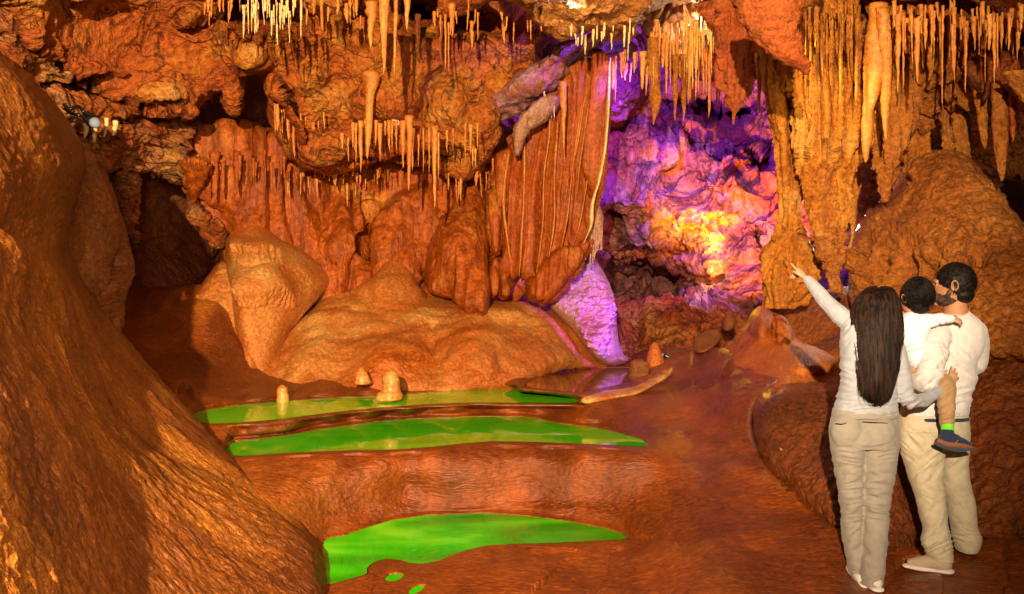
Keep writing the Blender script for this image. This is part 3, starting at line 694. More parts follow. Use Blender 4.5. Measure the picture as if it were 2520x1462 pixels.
# rubble and grit lying about
_rr = np.random.RandomState(31)
_lib = ((1560, 1000, 9.0), (1620, 1180, 6.7), (660, 1222, 6.55), (955, 945, 10.3), (1700, 1350, 5.3))
relief('cave_wall', [(540, 640), (560, 650), (590, 720), (600, 800), (640, 900), (620, 960), (560, 880), (480, 780), (470, 740), (500, 700)],
       [(540, 660, 11.6), (590, 800, 10.9), (620, 940, 10.4), (490, 750, 11.2)], M['mound'], 2.6, 0.3, 26, d_mound(1.0), jit=2, kind='structure', seed=71)
for k, (u, v, Yk, w, lab) in enumerate(((452, 728, 11.2, 16, 'small pointed lump of pinkish rock on the sandy slope at the left'),)):
    loft('stalagmite', [(v - 12, u - 2, u + 2), (v, u - 7, u + 7), (v + 14, u - 12, u + 12), (v + 26, u - 15, u + 16)], Yk, M['mound'], 1, 18, 20, None, label=lab, cat='stalagmite')

# shaggy helictite mass behind the straws on the right
relief('cave_ceiling', [(2100, -30), (2620, -30), (2620, 130), (2540, 110), (2480, 150), (2430, 190), (2380, 260), (2340, 230), (2290, 260), (2240, 300), (2190, 330), (2150, 300), (2110, 200)],
       [(2150, 0, 8.9), (2600, 0, 8.0), (2200, 300, 9.5), (2450, 150, 8.6)], M['right'], 2.6, 0.4, 26, lambda X, u, v, d: 1.0 * d_drape(.9, 5)(X, u, v, d) + .10 * ridged(X, 7, 3, st=(1, 1, .6)), jit=7, kind='structure', seed=81)
relief('cave_ceiling', [(1600, -60), (1780, -60), (1770, 60), (1740, 150), (1700, 190), (1650, 170), (1620, 120), (1590, 60)],
       [(1600, 0, 11.2), (1770, 0, 11.0), (1680, 160, 11.6)], M['dome'], 2.6, 0.4, 26, lambda X, u, v, d: d_drape(.9, 5)(X, u, v, d), jit=6, kind='structure', seed=82)

# ------------------------------------------------------------------ curtains, columns and stalactites
def ld(a=1.0, s=6.0, fl=0.0):
    """roughness for lofts; fl adds vertical fluting"""
    def f(X, th, rx):
        w1, _, _ = worley(X, s)
        h = 0
        if fl:
            h = -1.6 * fl * rx * (np.abs(perlin(X * np.array([7.0, 7.0, .5]) + 2.2)) < .09) * .35 + -0.30 * fl * rx + fl * rx * 1.7 * np.abs(perlin(X * np.array([9.0, 9.0, .35]) + 7.7))
        h = h + a * (0.05 * fbm(X, 1.6, 2) + 0.05 * (0.55 - w1) + 0.018 * fbm(X, s * 3, 2))
        return h
    return f


def ls(a=0.12):
    def f(X, th, rx):
        return a * rx * (fbm(X, 9, 2, st=(1, 1, 1.5)) + 0.5 * fbm(X, 40, 2))
    return f


_srs = np.random.RandomState(5)


def stal(u, v0, v1, w, Y, mat='stal', label=None, group=None, lean=0, tip=0.10, belly=0.0, a=0.12, nseg=10, n=22, name='stalactite', asp=1.0, up=14):
    """a hanging stalactite: root width w (pixels) at v0, its tip at v1"""
    rows = [(v0 - up, u - w * 0.62, u + w * 0.62)]
    for t in (0.0, 0.18, 0.36, 0.55, 0.75, 0.92, 1.0):
        ww = w * ((1 - t) ** 0.75 * (1 - tip) + tip) * (1 + belly * math.sin(math.pi * min(1, t * 1.25))) * (1 + 0.10 * _srs.randn() * (t > 0) * (t < .95))
        if t == 1.0: ww = w * tip * 0.35
        uc = u + lean * t + 0.05 * w * _srs.randn() * (t > 0)
        rows.append((v0 + (v1 - v0) * t, uc - ww / 2, uc + ww / 2))
    return loft(name, rows, Y, M[mat], asp, nseg, n, ls(a), label=label, cat='stalactite', group=group)


def straws(count, u0, u1, v0, v1, l0, l1, w0, w1, Y0, Y1, mat, label, group, seed, vf=None, lenf=None, name='straw_stalactite'):
    rs = np.random.RandomState(seed)
    if w1 >= 9: name = 'stalactite'
    us = np.sort(np.clip(u0 + (u1 - u0) * (np.arange(count) + .5) / count + rs.randn(count) * (u1 - u0) / count * 1.1, u0, u1))
    for k_, u in enumerate(us):
        L = l0 + (l1 - l0) * rs.rand() ** 1.6
        if lenf: L *= lenf(u)
        v = (vf(u) if vf else v0 + (v1 - v0) * rs.rand()) + rs.randn() * 12
        w = w0 + (w1 * 1.5 - w0) * rs.rand() ** 2.6
        if rs.rand() < .25: L *= 0.5
        stal(u, v, v + L, w, Y0 + (Y1 - Y0) * rs.rand(), mat, ordinal(k_) + ' from left of the ' + label, group, lean=rs.randn() * 1.6, tip=0.45 if w < 6 else 0.2, a=0.4, belly=.25 * rs.rand(), nseg=8, n=18, name=name, up=10)


# ---- the great curtain: folded sheets
def d_folds(X, u, v, d):
    s = u + (v - 450) * 0.10          # folds lean with the sheet
    q = np.stack([s / 22.0, v / 900.0, np.zeros_like(u)], 1)
    rid = 1 - 2 * np.abs(perlin(q + 3.3)) ; q2 = q * np.array([2.3, 1.5, 1]) + 9.1
    rid2 = 1 - 2 * np.abs(perlin(q2))
    return 0.05 * rid + 0.36 * np.minimum(np.abs(perlin(q * np.array([.8, 1, 1]) + 7.7)), .4) + 0.05 * rid2 + 0.02 * fbm(X, 6, 3, st=(1, 1, .4)) + 0.12 * fbm(X, 1.0, 2)


cur = empty('curtain_formation', at(1380, 700, 12.2), 'tall folded orange rock curtain hanging left of the violet chamber, its lit rim painted pale', 'flowstone curtain')
cur['_org'] = list(cur.location)
relief('curtain_sheet', [(1500, 140), (1499, 220), (1494, 300), (1488, 360), (1482, 410), (1470, 450), (1458, 500), (1452, 550), (1436, 590), (1412, 625), (1380, 650), (1345, 668), (1310, 690), (1290, 680), (1245, 680), (1238, 620), (1232, 560), (1222, 480), (1228, 400), (1262, 350),
                         (1290, 305), (1330, 262), (1372, 236), (1400, 205), (1440, 168), (1470, 148)],
       [(1495, 150, 11.6), (1495, 400, 11.7), (1300, 300, 12.4), (1240, 600, 12.4), (1440, 600, 11.9), (1300, 680, 12.2)], M['curtain'], 2.2, 0.35, 22, d_folds, parent=cur, seed=30, sm=1)
relief('curtain_sheet', [(1312, 692), (1330, 665), (1350, 632), (1372, 614), (1400, 608), (1420, 612), (1434, 590), (1446, 588), (1445, 610), (1430, 640), (1408, 668), (1382, 702), (1352, 738), (1336, 750), (1340, 735), (1318, 738), (1314, 750), (1306, 712)],
       [(1320, 700, 11.7), (1420, 600, 11.7), (1340, 745, 11.6)], M['curtain'], 2, 0.18, 14, lambda X, u, v, d: 0.5 * d_folds(X, u, v, d), back=True, parent=cur)
tag(cur.children[-1], 'folded lower lappet of the curtain with a violet edge')


def blade(rows, Y, mat, w=6, asp=5, par=None, name='curtain_rib'):
    rr = [(v, u - w / 2, u + w / 2) for v, u in rows]
    rr[-1] = (rows[-1][0], rows[-1][1] - w * .15, rows[-1][1] + w * .15)
    return loft(name, rr, Y, M[mat], asp, 14, 46, lambda X, th, rx: rx * 0.45 * fbm(X, 9, 2, st=(1, 1, .4)), parent=par)


blade([(146, 1499), (300, 1494), (400, 1483), (450, 1472), (500, 1458), (560, 1452), (600, 1436)], 11.55, 'white', 9, 4, cur)  # white rib paints the light along the curtain's right rim
for rows, w in (([(172, 1468), (240, 1452), (330, 1438), (420, 1425), (480, 1420)], 5), ([(185, 1452), (260, 1436), (360, 1420), (400, 1412)], 5),
                ([(178, 1480), (230, 1479), (300, 1472)], 4), ([(205, 1440), (300, 1425), (420, 1408), (540, 1395), (610, 1382)], 5), 
                ([(250, 1352), (330, 1352), (420, 1340), (560, 1335), (690, 1318)], 6), ([(330, 1290), (450, 1290), (600, 1283), (680, 1278)], 8),
                ([(300, 1372), (420, 1365), (560, 1362), (650, 1348)], 7), ([(380, 1252), (480, 1240), (600, 1250), (675, 1262)], 9), ([(420, 1448), (500, 1436), (560, 1424), (600, 1412)], 4)):
    blade(rows, 11.62 + 0.6 * (1480 - rows[0][1]) / 240, 'stal', w, 4, cur)
# fringe right of the lappet, its violet light put into the colour
bulb = empty('hanging_bulb', at(1462, 650, 12.6), 'pale bulb of flowstone trailing violet tentacles, hanging right of the curtain\'s foot', 'flowstone bulb')
bulb['_org'] = list(bulb.location)
loft('bulb', [(486, 1452, 1462), (496, 1446, 1474), (520, 1444, 1484), (548, 1446, 1486), (572, 1448, 1482), (588, 1452, 1474)], 12.0, M['dome'], 1, 26, 40, ld(.5, 8), parent=bulb)
for k, (u, u2, v1) in enumerate(((1450, 1440, 640), (1456, 1452, 655), (1462, 1458, 650), (1468, 1462, 640), (1474, 1464, 626), (1480, 1470, 610), (1446, 1430, 628))):
    loft('tentacle', [(560, u - 4, u + 4), (590, u - 3.5, u + 3), (615, (u + u2) / 2 - 3, (u + u2) / 2 + 2.5), (v1, u2 - 1.5, u2 + 1.5)], 11.9, M['dome'], 1, 8, 24, ls(.3), parent=bulb)

# pale shell-like draperies above the curtain's left shoulder
relief('drapery_shell', [(1300, 268), (1328, 242), (1352, 234), (1376, 238), (1368, 262), (1352, 288), (1330, 304), (1305, 318), (1290, 340), (1280, 372), (1269, 388), (1265, 350), (1270, 312), (1284, 285)],
       [(1345, 240, 11.45), (1270, 380, 11.7), (1300, 290, 11.5)], M['dome'], 1.8, 0.06, 9, d_drape(.18, 7), back=True,
       label='dull pale fan-shaped drapery curving over the curtain\'s left shoulder', cat='drapery')
stal(1386, 215, 376, 17, 11.35, 'stal', 'long pointed tan ribbon of rock hanging in front of the great curtain', lean=2, a=.2)
# narrow draperies left of the curtain
for k, (pl, lab) in enumerate((
    ([(1215, 380), (1232, 372), (1262, 358), (1258, 420), (1250, 470), (1236, 500), (1226, 520), (1222, 470)], 'short orange drapery with a pointed foot at the curtain\'s upper left edge'),
    ([(1196, 480), (1214, 470), (1234, 500), (1232, 560), (1228, 600), (1222, 632), (1214, 600), (1210, 560)], 'narrow orange drapery ending in a point beside the bulky column'),
    ([(1208, 640), (1228, 632), (1232, 680), (1226, 728), (1206, 726)], 'short squat orange stub between the bulky column and the curtain'),
    ([(1232, 660), (1254, 664), (1256, 700), (1252, 732), (1230, 728)], 'small flat orange stub under the curtain\'s left foot'))):
    relief('drapery', pl, [(pl[0][0], pl[0][1], 12.3), (pl[4][0], pl[4][1], 12.1), (pl[2][0], pl[2][1], 12.2)], M['drape'], 2, 0.15, 12, d_drape(.3, 6), back=True, label=lab, cat='drapery', seed=k)

# ---- drapes under the hollow, upper left
for k, (pl, Yd, lab) in enumerate((
    ([(442, 398), (470, 385), (500, 392), (516, 402), (514, 430), (504, 455), (488, 480), (478, 520), (474, 562), (469, 540), (470, 490), (462, 468), (448, 452), (456, 425), (444, 418)], 11.0, 'tan wing-shaped drapery with a long thin tip, below the hollow on the left'),)):
    relief('drapery', pl, [(pl[0][0], pl[0][1], Yd), (pl[3][0], pl[3][1], Yd), (pl[-1][0], pl[-1][1], Yd + .1)], M['drape'], 2, 0.10, 12, lambda X, u, v, d: 0.10 * np.abs(perlin(np.stack([u / 9.0, v / 120.0, u * 0 + 2], 1))) + .01 * fbm(X, 14, 2), back=True, jit=2, label=lab, cat='drapery', seed=40 + k)

# ---- named big stalactites of the left and centre
stal(912, 20, 118, 26, 8.9, 'stal', 'stubby stalactite bristling with crystal spines at the top centre', belly=.15, a=.5)
stal(945, 0, 184, 26, 8.6, 'stal', 'longest thick orange stalactite at the top centre with a frayed right side', lean=-2, a=.25)
stal(974, 0, 192, 11, 8.9, 'stal', 'very thin long stalactite right of the longest thick one at top centre', lean=-4)
stal(1002, -10, 74, 18, 8.6, 'stal', 'short smooth cone-shaped stalactite with a white tip at top centre', lean=-1, a=.05)
stal(862, 0, 60, 9, 9.4, 'stal', 'short crooked stalactite with side twigs at top, left of the spiny one', a=.6)
stal(877, -10, 40, 13, 9.2, 'stal', 'small plump cone stalactite at top between the crooked and the spiny one')
stal(1112, 26, 92, 17, 10.2, 'stal', 'golden cone-shaped stalactite on the ceiling edge, right of the black gap')
stal(1096, 40, 175, 8, 10.4, 'stal', 'long thin brown stalactite just left of the golden cone', group=None)
stal(1104, 70, 178, 6, 10.3, 'stal', 'thin brown straw behind the golden cone on the ceiling edge')
stal(1084, 30, 150, 16, 10.6, 'drape', 'ribbed red-brown drip left of the golden cone')
stal(1028, 50, 135, 14, 10.6, 'dark', 'dark stalactite in the shade below the black gap')  # shade painted in by using the dark rock
loft('pendant_stalactite', [(174, 897, 925), (182, 890, 934), (192, 893, 935), (206, 897, 931), (222, 899, 925), (250, 900, 920), (300, 899, 917), (350, 899, 912), (380, 901, 907), (391, 903, 905)], 10.4, M['stal'], 1, 20, 50, ls(.1),
     label='trumpet-shaped ochre stalactite with a flared cap, longest of the middle row', cat='stalactite')
loft('flowstone_streak', [(185, 950, 990), (200, 946, 1000), (230, 950, 996), (262, 954, 990), (290, 956, 984), (320, 965, 990)], 11.05, M['white'], .35, 20, 40, ld(1, 9),
     label='knobbly white calcite streak on the wall beside the trumpet-shaped stalactite', cat='flowstone')
mid = [(868, 315, 365, 8), (876, 318, 400, 7), (888, 312, 425, 13), (900, 305, 345, 7), (925, 310, 360, 9), (935, 318, 398, 13), (948, 312, 335, 6), (958, 310, 372, 10), (965, 312, 365, 8), (975, 312, 368, 8), (992, 312, 415, 17),
       (1007, 300, 470, 20), (1015, 330, 420, 10), (1042, 330, 425, 5), (1056, 330, 428, 6), (1070, 325, 515, 16), (1079, 340, 445, 6), (1030, 345, 410, 5), (1100, 335, 375, 7), (1115, 330, 372, 6), (1145, 318, 395, 6), (1158, 322, 382, 10),
       (1175, 318, 368, 6), (1170, 380, 412, 5), (1163, 380, 410, 4)]
mid.sort(); n_mid = 0
for k, (u, a, b, w) in enumerate(mid):
    if w >= 16:
        lab = {992: 'thick smooth ochre cone in the middle row right of the trumpet-shaped one', 1007: 'rough pitted pinkish stalactite, thick and long, in the middle row', 1070: 'very long slender orange stalactite reaching below the ledge in the middle'}[u]
        stal(u, a, b, w, 10.7, 'stal', lab, a=.15)
    else:
        n_mid += 1
        stal(u, a, b, w, 10.6 + .3 * _srs.rand(), 'stal', ordinal(n_mid - 1) + ' from left of the slim stalactites hanging from the ledge across the middle wall', 'slim stalactites along the middle ledge', a=.2, nseg=8, n=16)
# ---- clusters
straws(12, 498, 590, 2, 14, 18, 62, 3, 5, 8.2, 8.8, 'stal', 'short orange straws in the dark hollow at the top', 'orange straws in the top hollow', 1)
straws(34, 600, 742, 0, 30, 30, 92, 3, 5.5, 8.2, 8.9, 'white', 'whitish straws crowding the dark hollow at the top', 'white straws in the top hollow', 2)
straws(12, 668, 740, 262, 330, 30, 95, 4, 9, 10.2, 10.8, 'stal', 'orange stalactites hanging at the black hollow\'s right edge', 'stalactites at the hollow\'s right edge', 3, vf=lambda u: 262 + (u - 668) * 0.6)
straws(9, 508, 602, 396, 404, 50, 115, 9, 17, 11.2, 11.5, 'drape', 'fat orange drips of the drapery beside the wing-shaped one', 'fat drips under the hollow', 24)
straws(9, 610, 700, 395, 405, 25, 70, 4, 9, 11.3, 11.6, 'drape', 'small orange drips under the black hollow', 'drips under the black hollow', 4)
straws(30, 700, 960, 432, 440, 10, 48, 3, 7, 11.9, 12.6, 'stal', 'tiny stalactites fringing the long ledge left of centre', 'fringe under the long ledge', 5)
straws(10, 1100, 1225, 425, 440, 20, 75, 3, 8, 12.0, 12.4, 'stal', 'small stalactites under the ledge left of the curtain', 'stalactites left of the curtain', 6)
straws(26, 1400, 1560, 30, 90, 22, 70, 3, 6, 9.7, 10.3, 'white', 'cream straws under the pale lumps at the top', 'cream straws at the top', 7, vf=lambda u: 88 - 0.25 * (u - 1400) if u < 1500 else 62)
straws(8, 1335, 1420, 236, 246, 35, 80, 3, 6, 11.5, 11.8, 'white', 'pale straws at the curtain\'s upper left shoulder', 'straws at the curtain\'s shoulder', 8)
straws(14, 1506, 1600, 140, 146, 30, 105, 4, 13, 10.6, 11.2, 'stal', 'brown stalactites under the violet shelf beside the curtain', 'stalactites under the violet shelf', 9)
straws(20, 1600, 1690, 60, 120, 60, 150, 5, 14, 10.2, 11.0, 'stal', 'brown stalactites bundled around the spindle-shaped one', 'stalactites around the spindle', 10)
straws(24, 1684, 1765, 45, 60, 90, 185, 3, 6, 9.8, 10.6, 'straw', 'bright cream straws left of the broad red-brown stalactite', 'bright cream straws', 11)
straws(10, 1690, 1765, 100, 130, 90, 165, 8, 14, 10.4, 10.9, 'stal', 'ochre stalactites behind the bright cream straws', 'ochre stalactites behind the cream straws', 12)
straws(16, 1860, 1965, 108, 150, 50, 130, 5, 12, 9.0, 9.6, 'gold', 'yellow-edged stalactites beside the top of the left column', 'yellow-edged stalactites', 13)
straws(34, 1958, 2110, 25, 45, 60, 230, 4, 9, 7.9, 8.7, 'gold', 'golden straws right of the big dark red rock', 'golden straws over the columns', 14)
straws(46, 2200, 2420, 20, 70, 60, 190, 4, 11, 7.4, 8.4, 'stal', 'ochre stalactites of the shaggy ceiling above the paired columns', 'shaggy stalactites above the paired columns', 15)
straws(26, 2410, 2530, 20, 60, 50, 150, 4, 11, 7.0, 7.8, 'stal', 'ochre stalactites in the top right corner', 'stalactites in the top right corner', 16)

straws(8, 2030, 2115, 0, 10, 90, 240, 16, 26, 8.5, 8.8, 'gold', 'thick fluted golden stalactites in front of the hanging golden column', 'thick golden stalactites', 21)
straws(9, 2200, 2400, 10, 60, 110, 240, 14, 26, 8.4, 8.9, 'gold', 'thick ochre stalactites crowding behind the paired columns', 'thick ochre stalactites', 22)
straws(7, 1885, 1950, 120, 150, 50, 130, 9, 18, 9.0, 9.4, 'gold', 'ribbed ochre stalactites against the left column', 'ribbed stalactites on the left column', 23)

straws(14, 742, 905, 0, 20, 25, 95, 4, 10, 9.3, 9.9, 'stal', 'mixed orange stalactites on the ceiling left of the spiny one', 'orange stalactites left of the spiny one', 31)
straws(20, 1030, 1330, 10, 60, 25, 95, 4, 10, 9.6, 10.4, 'stal', 'scattered brown stalactites between the golden cone and the pale lumps', 'scattered brown stalactites', 32)
straws(14, 745, 870, 290, 350, 22, 60, 4, 9, 10.8, 11.2, 'stal', 'small orange drips left of the trumpet-shaped stalactite', 'small drips left of the trumpet', 33)

# violet chamber individuals
sp = [(95, 1592, 1624), (140, 1593, 1625), (200, 1598, 1624), (215, 1600, 1624), (235, 1598, 1630), (252, 1602, 1628), (275, 1605, 1620), (300, 1606, 1611), (308, 1607, 1609)]
loft('spindle_stalactite', sp, 10.3, M['gold'], 1, 18, 46, ls(.25), label='spindle-shaped stalactite with an ochre swelling before the violet wall', cat='stalactite')
stal(1663, 150, 298, 17, 10.3, 'gold', 'left of two bulky ochre stalactites side by side before the violet wall', lean=-2, belly=.3, a=.2)
stal(1682, 150, 302, 17, 10.4, 'gold', 'right of two bulky ochre stalactites side by side before the violet wall', lean=1, belly=.35, a=.2)
stal(1770, 120, 245, 20, 10.5, 'stal', 'dark sided carrot-shaped stalactite left of the broad red-brown one', a=.3, belly=.2)
loft('broad_stalactite', [(-40, 1740, 1905), (0, 1748, 1880), (60, 1760, 1872), (110, 1764, 1868), (160, 1768, 1862), (200, 1772, 1856), (230, 1782, 1848), (250, 1790, 1838), (264, 1796, 1828), (280, 1796, 1818), (300, 1798, 1812), (306, 1799, 1811)], 9.6, M['redston'], .7, 40, 90, ld(.7, 14, .8),
     label='broad red-brown stalactite narrowing to a blunt cut tip before the violet wall', cat='stalactite')
loft('hanging_rock', [(-60, 1800, 1990), (0, 1812, 1985), (40, 1818, 1972), (80, 1838, 1966), (110, 1868, 1968), (130, 1895, 1975), (150, 1925, 1984), (164, 1955, 1991), (176, 1976, 1990), (184, 1982, 1988)], 7.0, M['redston'], .8, 44, 80, ld(1, 14),
     label='big dark red pointed rock hanging in front at the top right', cat='hanging rock')
stal(1880, 150, 235, 15, 9.3, 'gold', 'curved ochre stalactite just right of the broad red-brown one', a=.2)
stal(1868, 180, 285, 14, 9.9, 'stal', 'dark brown stalactite with a rounded tip, right of the broad one', a=.15)
stal(1912, 190, 270, 12, 9.2, 'gold', 'thin yellow stalactite against the left column', a=.2)

# ---- columns on the right
loft('column', [(90, 1890, 1968), (140, 1896, 1966), (200, 1900, 1963), (260, 1902, 1962), (330, 1908, 1963), (400, 1914, 1966), (470, 1918, 1968), (520, 1918, 1968), (550, 1916, 1975), (590, 1906, 1985), (630, 1896, 2000), (680, 1890, 2008), (720, 1886, 1990), (760, 1884, 1960)], 9.3, M['gold'], .8, 90, 160, ld(.75, 11, 1.0),
     label='tall ochre column with a flared knobbly base, just left of the hanging golden one', cat='column')
loft('hanging_column', [(60, 1958, 2110), (120, 1962, 2112), (200, 1962, 2112), (260, 1960, 2108), (330, 1962, 2106), (400, 1974, 2100), (460, 1986, 2096), (520, 1998, 2090), (560, 2004, 2086), (590, 2008, 2082), (598, 2012, 2078)], 8.9, M['gold'], .6, 110, 160, ld(1.0, 14, .9),
     label='massive golden column hanging free, sparkling rough, broken off above the stump', cat='column')
loft('column_stump', [(560, 2030, 2060), (564, 2014, 2076), (574, 2006, 2084), (600, 2006, 2083), (625, 2010, 2085), (640, 2018, 2082), (655, 2026, 2074), (680, 2034, 2070), (705, 2038, 2076), (720, 2036, 2080)], 8.55, M['right'], .9, 50, 70, ld(1.2, 12, .4),
     label='brown broken column stump standing under the hanging golden column', cat='column stump')
loft('wall_column', [(300, 2092, 2118), (360, 2100, 2118), (450, 2098, 2116), (520, 2094, 2110), (600, 2088, 2102), (640, 2084, 2092)], 9.6, M['gold'], .7, 20, 70, ld(1.2, 8),
     label='thin ochre column directly right of the hanging golden column', cat='column')
loft('stalactite', [(10, 2140, 2184), (60, 2136, 2190), (110, 2128, 2188), (130, 2128, 2196), (200, 2126, 2180), (260, 2124, 2152), (330, 2120, 2148), (370, 2122, 2140), (392, 2126, 2136), (400, 2128, 2132)], 8.2, M['stal'], .8, 24, 70, ls(.12),
     label='long smooth ochre stalactite with a forked shoulder, right of the hanging golden column', cat='stalactite')
loft('stalactite', [(20, 2155, 2185), (100, 2162, 2196), (160, 2170, 2196), (240, 2168, 2192), (300, 2172, 2186), (345, 2178, 2182)], 8.1, M['stal'], .9, 20, 50, ls(.15),
     label='second long ochre stalactite, behind the forked one, bending right', cat='stalactite')
loft('drip_column', [(60, 2196, 2250), (160, 2190, 2250), (260, 2170, 2245), (330, 2160, 2230), (400, 2158, 2215), (450, 2160, 2195), (480, 2168, 2188), (498, 2172, 2182)], 9.0, M['right'], .7, 70, 110, ld(1.1, 11, .9),
     label='shaggy tan column narrowing to a golden wedge beside the hill', cat='column')
loft('column', [(80, 2236, 2290), (180, 2240, 2292), (258, 2238, 2292), (266, 2222, 2294), (320, 2224, 2298), (372, 2226, 2298), (400, 2228, 2296), (425, 2230, 2294)], 9.35, M['gold'], .8, 60, 90, ld(.8, 13, .7),
     label='short stout ochre column on the hill\'s left shoulder', cat='column')
loft('column', [(100, 2288, 2330), (180, 2292, 2332), (240, 2298, 2336), (300, 2306, 2340), (340, 2312, 2346), (372, 2318, 2348), (400, 2318, 2350)], 9.3, M['right'], .9, 30, 90, ld(.7, 13, .7),
     label='left one of the paired columns standing on top of the hill', cat='column')
loft('column', [(60, 2322, 2372), (140, 2328, 2372), (220, 2334, 2378), (280, 2340, 2388), (330, 2348, 2392), (372, 2352, 2392), (400, 2352, 2394)], 9.3, M['right'], .9, 34, 90, ld(.7, 13, .7),
     label='right, thicker one of the paired columns standing on top of the hill', cat='column')
loft('stalactite', [(150, 2398, 2432), (230, 2396, 2430), (280, 2404, 2430), (320, 2410, 2430), (350, 2416, 2430), (366, 2422, 2426)], 8.3, M['gold'], .7, 20, 60, ls(.15),
     label='ochre stalactite with a thin ringed tip, right of the paired columns', cat='stalactite')
loft('stalactite', [(150, 2438, 2482), (200, 2440, 2478), (260, 2442, 2482), (320, 2444, 2480), (380, 2450, 2478), (420, 2456, 2474), (440, 2462, 2470), (446, 2464, 2467)], 7.9, M['right'], .9, 30, 80, ls(.12),
     label='fat ringed orange stalactite hanging lowest at the right', cat='stalactite')
stal(2492, 250, 352, 20, 7.8, 'redston', 'thorny thin stalactite beside the fat ringed one', a=.5)
loft('hanging_flowstone', [(180, 2470, 2600), (220, 2500, 2600), (260, 2520, 2600), (292, 2528, 2600)], 7.3, M['right'], .5, 30, 30, ld(1, 8), label='tan flowstone skirt with a pale rim at the right edge', cat='flowstone')

# ---- things on the floor
loft('stalagmite', [(905, 958, 962), (910, 950, 972), (920, 944, 979), (935, 942, 983), (950, 941, 984), (962, 940, 985), (968, 930, 988), (978, 925, 990), (984, 926, 988)], 9.15, M['stalm'], 1, 24, 30, ls(.12), label='thick pale stub stalagmite standing in the farthest green pool', cat='stalagmite')
loft('stalagmite', [(903, 888, 892), (908, 882, 898), (920, 876, 905), (936, 873, 911), (945, 872, 913)], 9.75, M['stalm'], 1, 20, 24, ls(.15), label='small cone stalagmite on the brown shore behind the thick stub', cat='stalagmite')
loft('stalagmite', [(947, 691, 697), (952, 685, 705), (962, 682, 708), (975, 681, 710), (988, 680, 711)], 9.2, M['stalm'], 1, 20, 24, ls(.12), label='small orange stalagmite at the left end of the farthest pool', cat='stalagmite')
loft('stalagmite', [(842, 1608, 1613), (850, 1602, 1620), (870, 1594, 1628), (890, 1590, 1634), (910, 1590, 1630), (925, 1592, 1626)], 11.3, M['mound'], .9, 24, 30, ls(.12), label='brown stalagmite with a white lit top behind the long stone', cat='stalagmite')
loft('stone_block', [(884, 1562, 1580), (890, 1552, 1592), (905, 1550, 1596), (925, 1550, 1598), (942, 1552, 1596)], 11.0, M['slab'], .8, 20, 24, ls(.15), label='small dark blocky stone left of the white-topped stalagmite', cat='stone')
relief('long_stone', [(1428, 982), (1440, 968), (1470, 962), (1520, 958), (1560, 952), (1600, 935), (1640, 912), (1652, 906), (1656, 916), (1640, 932), (1600, 955), (1570, 972), (1520, 980), (1460, 992), (1432, 992)],
       [(1430, 985, 8.7), (1550, 965, 9.0), (1650, 910, 9.9)], M['stalm'], 1.8, 0.16, 14, d_mound(.25), back=True, label='long pale brown stone like a log beside the end of the farthest pool', cat='stone')
relief('flat_stone', [(1470, 1056), (1485, 1045), (1520, 1036), (1548, 1034), (1558, 1042), (1540, 1058), (1515, 1066), (1490, 1066)],
       [(1480, 1056, 8.2), (1550, 1040, 8.5), (1520, 1062, 8.1)], M['mound'], 1.8, 0.14, 12, d_mound(.2), back=True, label='small flat reddish stone at the right end of the middle pool', cat='stone')
relief('boulder', [(1704, 850), (1708, 832), (1725, 818), (1750, 811), (1772, 814), (1775, 832), (1765, 850), (1745, 866), (1722, 872), (1708, 866)],
       [(1710, 850, 11.0), (1765, 820, 11.2), (1740, 865, 10.7)], M['slab'], 1.8, 0.25, 20, d_mound(.4), back=True, label='rounded olive brown boulder at the foot of the violet chamber', cat='boulder')
relief('boulder', [(1776, 800), (1778, 785), (1790, 776), (1805, 779), (1812, 792), (1808, 806), (1795, 818), (1780, 815)],
       [(1780, 800, 11.5), (1805, 785, 11.6), (1790, 815, 11.4)], M['slab'], 1.8, 0.2, 14, d_mound(.3), back=True, label='small round boulder left of the twin humps', cat='boulder')
relief('rock', [(1915, 800), (1930, 765), (1950, 750), (1985, 765), (2005, 795), (2010, 830), (1970, 842), (1935, 838)], [(1920, 800, 10.2), (1980, 780, 10.1), (1990, 830, 9.9)], M['ground'], 2, 0.3, 25, d_mound(.8), back=True,
       label='angular dark red rock between the twin humps and the pointing arm', cat='rock')

# ---- white stumps in the crevice at the left and the lamp that lights it
for (u, a, b, w, lab) in ((212, 318, 352, 12, 'first white broken stalactite from the left in the left crevice'), (236, 312, 352, 14, 'second white broken stalactite from the left in the left crevice, the broadest'),
                          (262, 305, 338, 10, 'third white broken stalactite from the left in the left crevice'), (284, 312, 334, 12, 'fourth white broken stalactite from the left in the left crevice')):
    stal(u, a, b, w, 9.3, 'white', lab, 'white stumps in the left crevice', lean=-6, tip=.4)
blk = bpy.data.materials.new('black_metal'); blk.use_nodes = True; blk.node_tree.nodes['Principled BSDF'].inputs['Base Color'].default_value = (0.008, 0.009, 0.01, 1); blk.node_tree.nodes['Principled BSDF'].inputs['Roughness'].default_value = 0.25
M['black'] = blk
gls = bpy.data.materials.new('lamp_glass'); gls.use_nodes = True; gls.node_tree.nodes['Principled BSDF'].inputs['Base Color'].default_value = (0.25, 0.3, 0.35, 1); gls.node_tree.nodes['Principled BSDF'].inputs['Roughness'].default_value = 0.05
M['lens'] = gls


